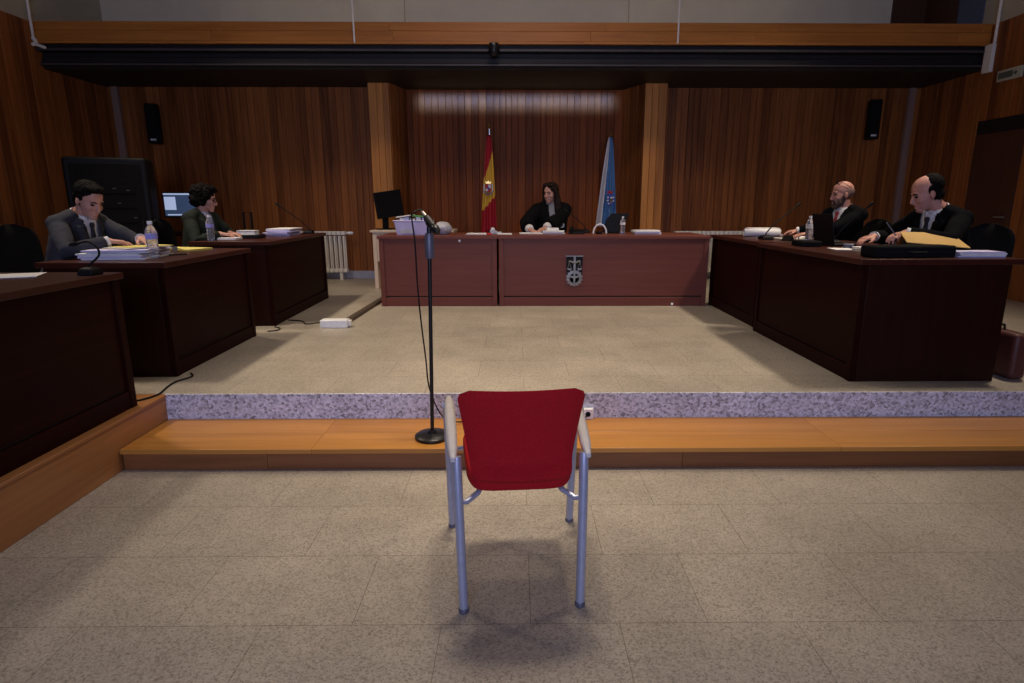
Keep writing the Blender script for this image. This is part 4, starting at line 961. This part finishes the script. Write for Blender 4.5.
    if beard:
        m = MB(); EH = lambda c, r: m.ell(hp(*c), V(r)*S, H, 18, 12)
        EH((.055, 0, -.104), (.040, .044, .032)); EH((.030, .048, -.070), (.034, .016, .040)); EH((.030, -.048, -.070), (.034, .016, .040)); EH((.088, 0, -.054), (.012, .028, .007)); EH((.010, .062, -.035), (.020, .010, .036)); EH((.010, -.062, -.035), (.020, .010, .036))
        EH((.082, .026, -.076), (.014, .010, .024)); EH((.082, -.026, -.076), (.014, .010, .024))
        evaluated(m, 'beard', 'beard', T, .0045, 2, noise_amp=.002, nscale=90)
    if glasses:
        dz, dx, ti = (0, 0, 0) if glasses == 'nose' else (.056, -.035, 38)
        Mg = H @ rot(0, ti*-1, 0); gp = lambda x, y, z: hc + H @ V((dx, 0, dz))*S + Mg @ V((x, y, z))*S
        m = MB()
        for s in (-1, 1):
            n = 16; pts = [gp(.098-.012*abs(math.cos(2*math.pi*i/n))*(1 if s*math.cos(2*math.pi*i/n) > 0 else 0), s*.033+.025*math.cos(2*math.pi*i/n), .0+.018*math.sin(2*math.pi*i/n)) for i in range(n+1)]
            m.tube(pts, .0029*S, 6)
            m.tube([gp(.088, s*.060, .006), gp(.05, s*.080, .008), gp(-.02, s*.084, .006)], .0029*S, 6)
        m.tube([gp(.100, -.009, .004), gp(.103, 0, .007), gp(.100, .009, .004)], .0029*S, 6)
        m.build('glasses', 'black', T)
    return T

# office chairs: one built, the others copied with their parts
def office_chair(label, loc, rz):
    t = thing('office_chair', label, 'chair', loc, rz, 'black office chairs')
    m = MB(); m.ell((0, 0, .425), (.235, .24, .035), nu=28, nv=8, fn=lambda d: 1+.14*(abs(d.x*d.y))); m.build('seat', 'blackmat', t)
    m = MB(); rings = []
    for k in range(13):
        v = k/12; z = .50+.48*v; w = .21*(1-.0*v)*math.sqrt(max(.04, 1-abs(2*v-1)**5)); x = -.245-.05*v
        rings.append([(x+.028*math.cos(a)*math.sqrt(max(.05, 1-abs(2*v-1)**6))+.035*(math.sin(a))**2, w*math.sin(a), z) for a in [2*math.pi*i/20 for i in range(20)]])
    m.loft(rings); m.build('backrest', 'blackmat', t, smooth=60)
    m = MB(); m.tube([(-.1, 0, .38), (-.25, 0, .385), (-.285, 0, .43), (-.285, 0, .60)], .016, 10); m.build('back_support', 'black', t)
    m = MB(); m.tube([(0, 0, .07), (0, 0, .40)], [.028, .024], 12); m.build('column', 'blackmetal', t)
    for k in range(5):
        a = 2*math.pi*k/5+.3; m = MB(); m.tube([(.02*math.cos(a), .02*math.sin(a), .10), (.26*math.cos(a), .26*math.sin(a), .065)], [.024, .015], 10, True); l = m.build('leg', 'black', t)
        m = MB(); m.lathe([(.0001, -.02), (.026, -.02), (.026, .02), (.0001, .02)], (.26*math.cos(a), .26*math.sin(a), .027), 12, rot(90, 0, math.degrees(a))); m.build('castor', 'black', l)
    return t
c0 = office_chair('black office chair under the man in the grey suit, left edge', (-3.44, 4.47, DZ), R(-6))
dup(c0, (-3.24, 6.04, DZ), R(0), 'black office chair under the woman in the green jacket')
dup(c0, (.44, 7.83, DZ), R(-90), 'black office chair behind the bench under the judge')
dup(c0, (3.34, 5.98, DZ), R(190), 'black office chair under the bearded bald man')
dup(c0, (3.34, 4.52, DZ), R(196), 'black office chair under the man in the black suit at the right')

person('man in grey suit bending over papers at the second left desk', (-3.335, 4.46), -8, lean=25, head=(-12, 17, 0),
       rh=(-2.84, 4.26, 1.150), lh=(-2.74, 4.46, 1.155), rdir=(.9, .45, -.1), ldir=(.75, -.5, -.1), top='suitgrey', tie='tie_d', hair='short', skin='skin', headfw=.02)
person('woman with curly dark hair and glasses in a dark green jacket at left', (-3.19, 6.04), -8, lean=14, head=(24, 6, 0),
       rh=(-2.86, 5.90, 1.125), lh=(-2.83, 6.05, 1.125), rdir=(.95, .2, -.1), ldir=(.9, -.2, -.15), scale=.97, top='green', shirt='print', hair='curly', hairm='hair', glasses='nose', collar=False, seat_z=.545)
person('judge with long dark hair in a black robe behind the bench', (.44, 7.78), -90, lean=8, head=(-36, 4, 0),
       rh=(.16, 7.30, 1.105), lh=(.32, 7.27, 1.105), rdir=(.5, -.8, -.15), ldir=(-.55, -.8, -.15), scale=1., top='robe', shirt='shirtg', hair='long', hairm='hairb', vopen=.14, robe=True, lace=True, badge=True, seat_z=.60, vw=.045)
person('bald bearded man in black suit and red tie with glasses on his head', (3.27, 5.98), 200, lean=10, head=(-24, 2, 0),
       rh=(2.98, 6.45, 1.13), lh=(2.76, 5.74, 1.13), rdir=(-.9, .1, -.15), ldir=(-.9, -.1, -.1), top='suitblack', tie='tie_r', hair='cropped', hairm='stubble', skin='skin2', beard=True, glasses='top')
person('balding man in black suit writing at the right foreground desk', (3.285, 4.52), 192, lean=22, head=(-24, 12, 0),
       rh=(2.80, 4.74, 1.155), lh=(2.73, 4.24, 1.205), rdir=(-.9, -.2, -.2), ldir=(-.9, -.35, -.15), scale=1.05, top='suitblack', tie='tie_d', hair='fringe', hairm='hair', skin='skin2', headfw=.02)
t = thing('pen', 'thin pen held in the hand of the man at the right foreground desk', 'pen', (2.62, 4.20, 1.20), R(160))
m = MB(); m.tube([(-.02, 0, -.02), (.055, 0, .08)], .004, 8); m.build('barrel', 'greymetal', t)
m = MB(); m.tube([(-.02, 0, -.02), (-.03, 0, -.033)], [.004, .001], 8); m.build('tip', 'steel', t)

# ------------------------------------------------------------------ light
def area(name, loc, rotv, sx_, sy_, power, col, spread=180):
    l = bpy.data.lights.new(name, 'AREA'); l.shape = 'RECTANGLE'; l.size = sx_; l.size_y = sy_; l.energy = power; l.color = col; l.spread = R(spread)
    o = bpy.data.objects.new(name, l); COL.objects.link(o); o.location = loc; o.rotation_euler = rotv; return o
WARM = (1., .84, .66)
def aim(p, q): return (V(q)-V(p)).to_track_quat('-Z', 'Y').to_euler()
for sd in (-1, 1):
    for y, e in ((4.5, 31), (6.3, 23)):
        p = (sd*4.0, y, 4.95); area('overhead_light', p, aim(p, (sd*2.2, y+.5, 0)), .5, .4, e, WARM, 84)
area('overhead_light', (0, 3.2, 4.97), (0, 0, 0), .8, .5, 17, WARM, 60)  # unseen, added to pool light on the middle of the floor
area('overhead_light', (0, 6.0, 4.97), (0, 0, 0), 1.0, .5, 26, WARM, 140)  # unseen wide light, added to warm the back wall and fascia
area('daylight_window', (0, -4.15, 2.3), (R(90), 0, 0), 4.5, 2.0, 84, (.52, .60, 1.), 100)
area('recess_fill', (0, 9.10, 3.01), (R(72), 0, 0), 2.9, .04, 5.6, (.17, .40, 1.), 44)  # added unseen strip that tints the top of the recess lilac
area('gallery_fill', (0, 8.75, 4.9), (0, 0, 0), 8.0, .2, 6.5, (1., .80, .50), 150)  # added fill, unseen from below, to warm the upper gallery plaster
w = bpy.data.worlds.new('World'); scene.world = w; w.use_nodes = True
w.node_tree.nodes['Background'].inputs[0].default_value = (.5, .55, .7, 1); w.node_tree.nodes['Background'].inputs[1].default_value = .02

# ------------------------------------------------------------------ camera
cam = bpy.data.cameras.new('camera'); co = bpy.data.objects.new('camera', cam); COL.objects.link(co)
cam.sensor_width = 36; cam.lens = 600*36/1024; cam.shift_x = -11/1024; cam.clip_start = .05
co.location = (0, 0, 1.4); co.rotation_euler = (R(90-12.86), 0, R(-.6))
scene.camera = co
vs = scene.view_settings; vs.view_transform = 'Standard'; vs.look = 'None'; vs.gamma = 1; vs.exposure = 0; vs.use_curve_mapping = False
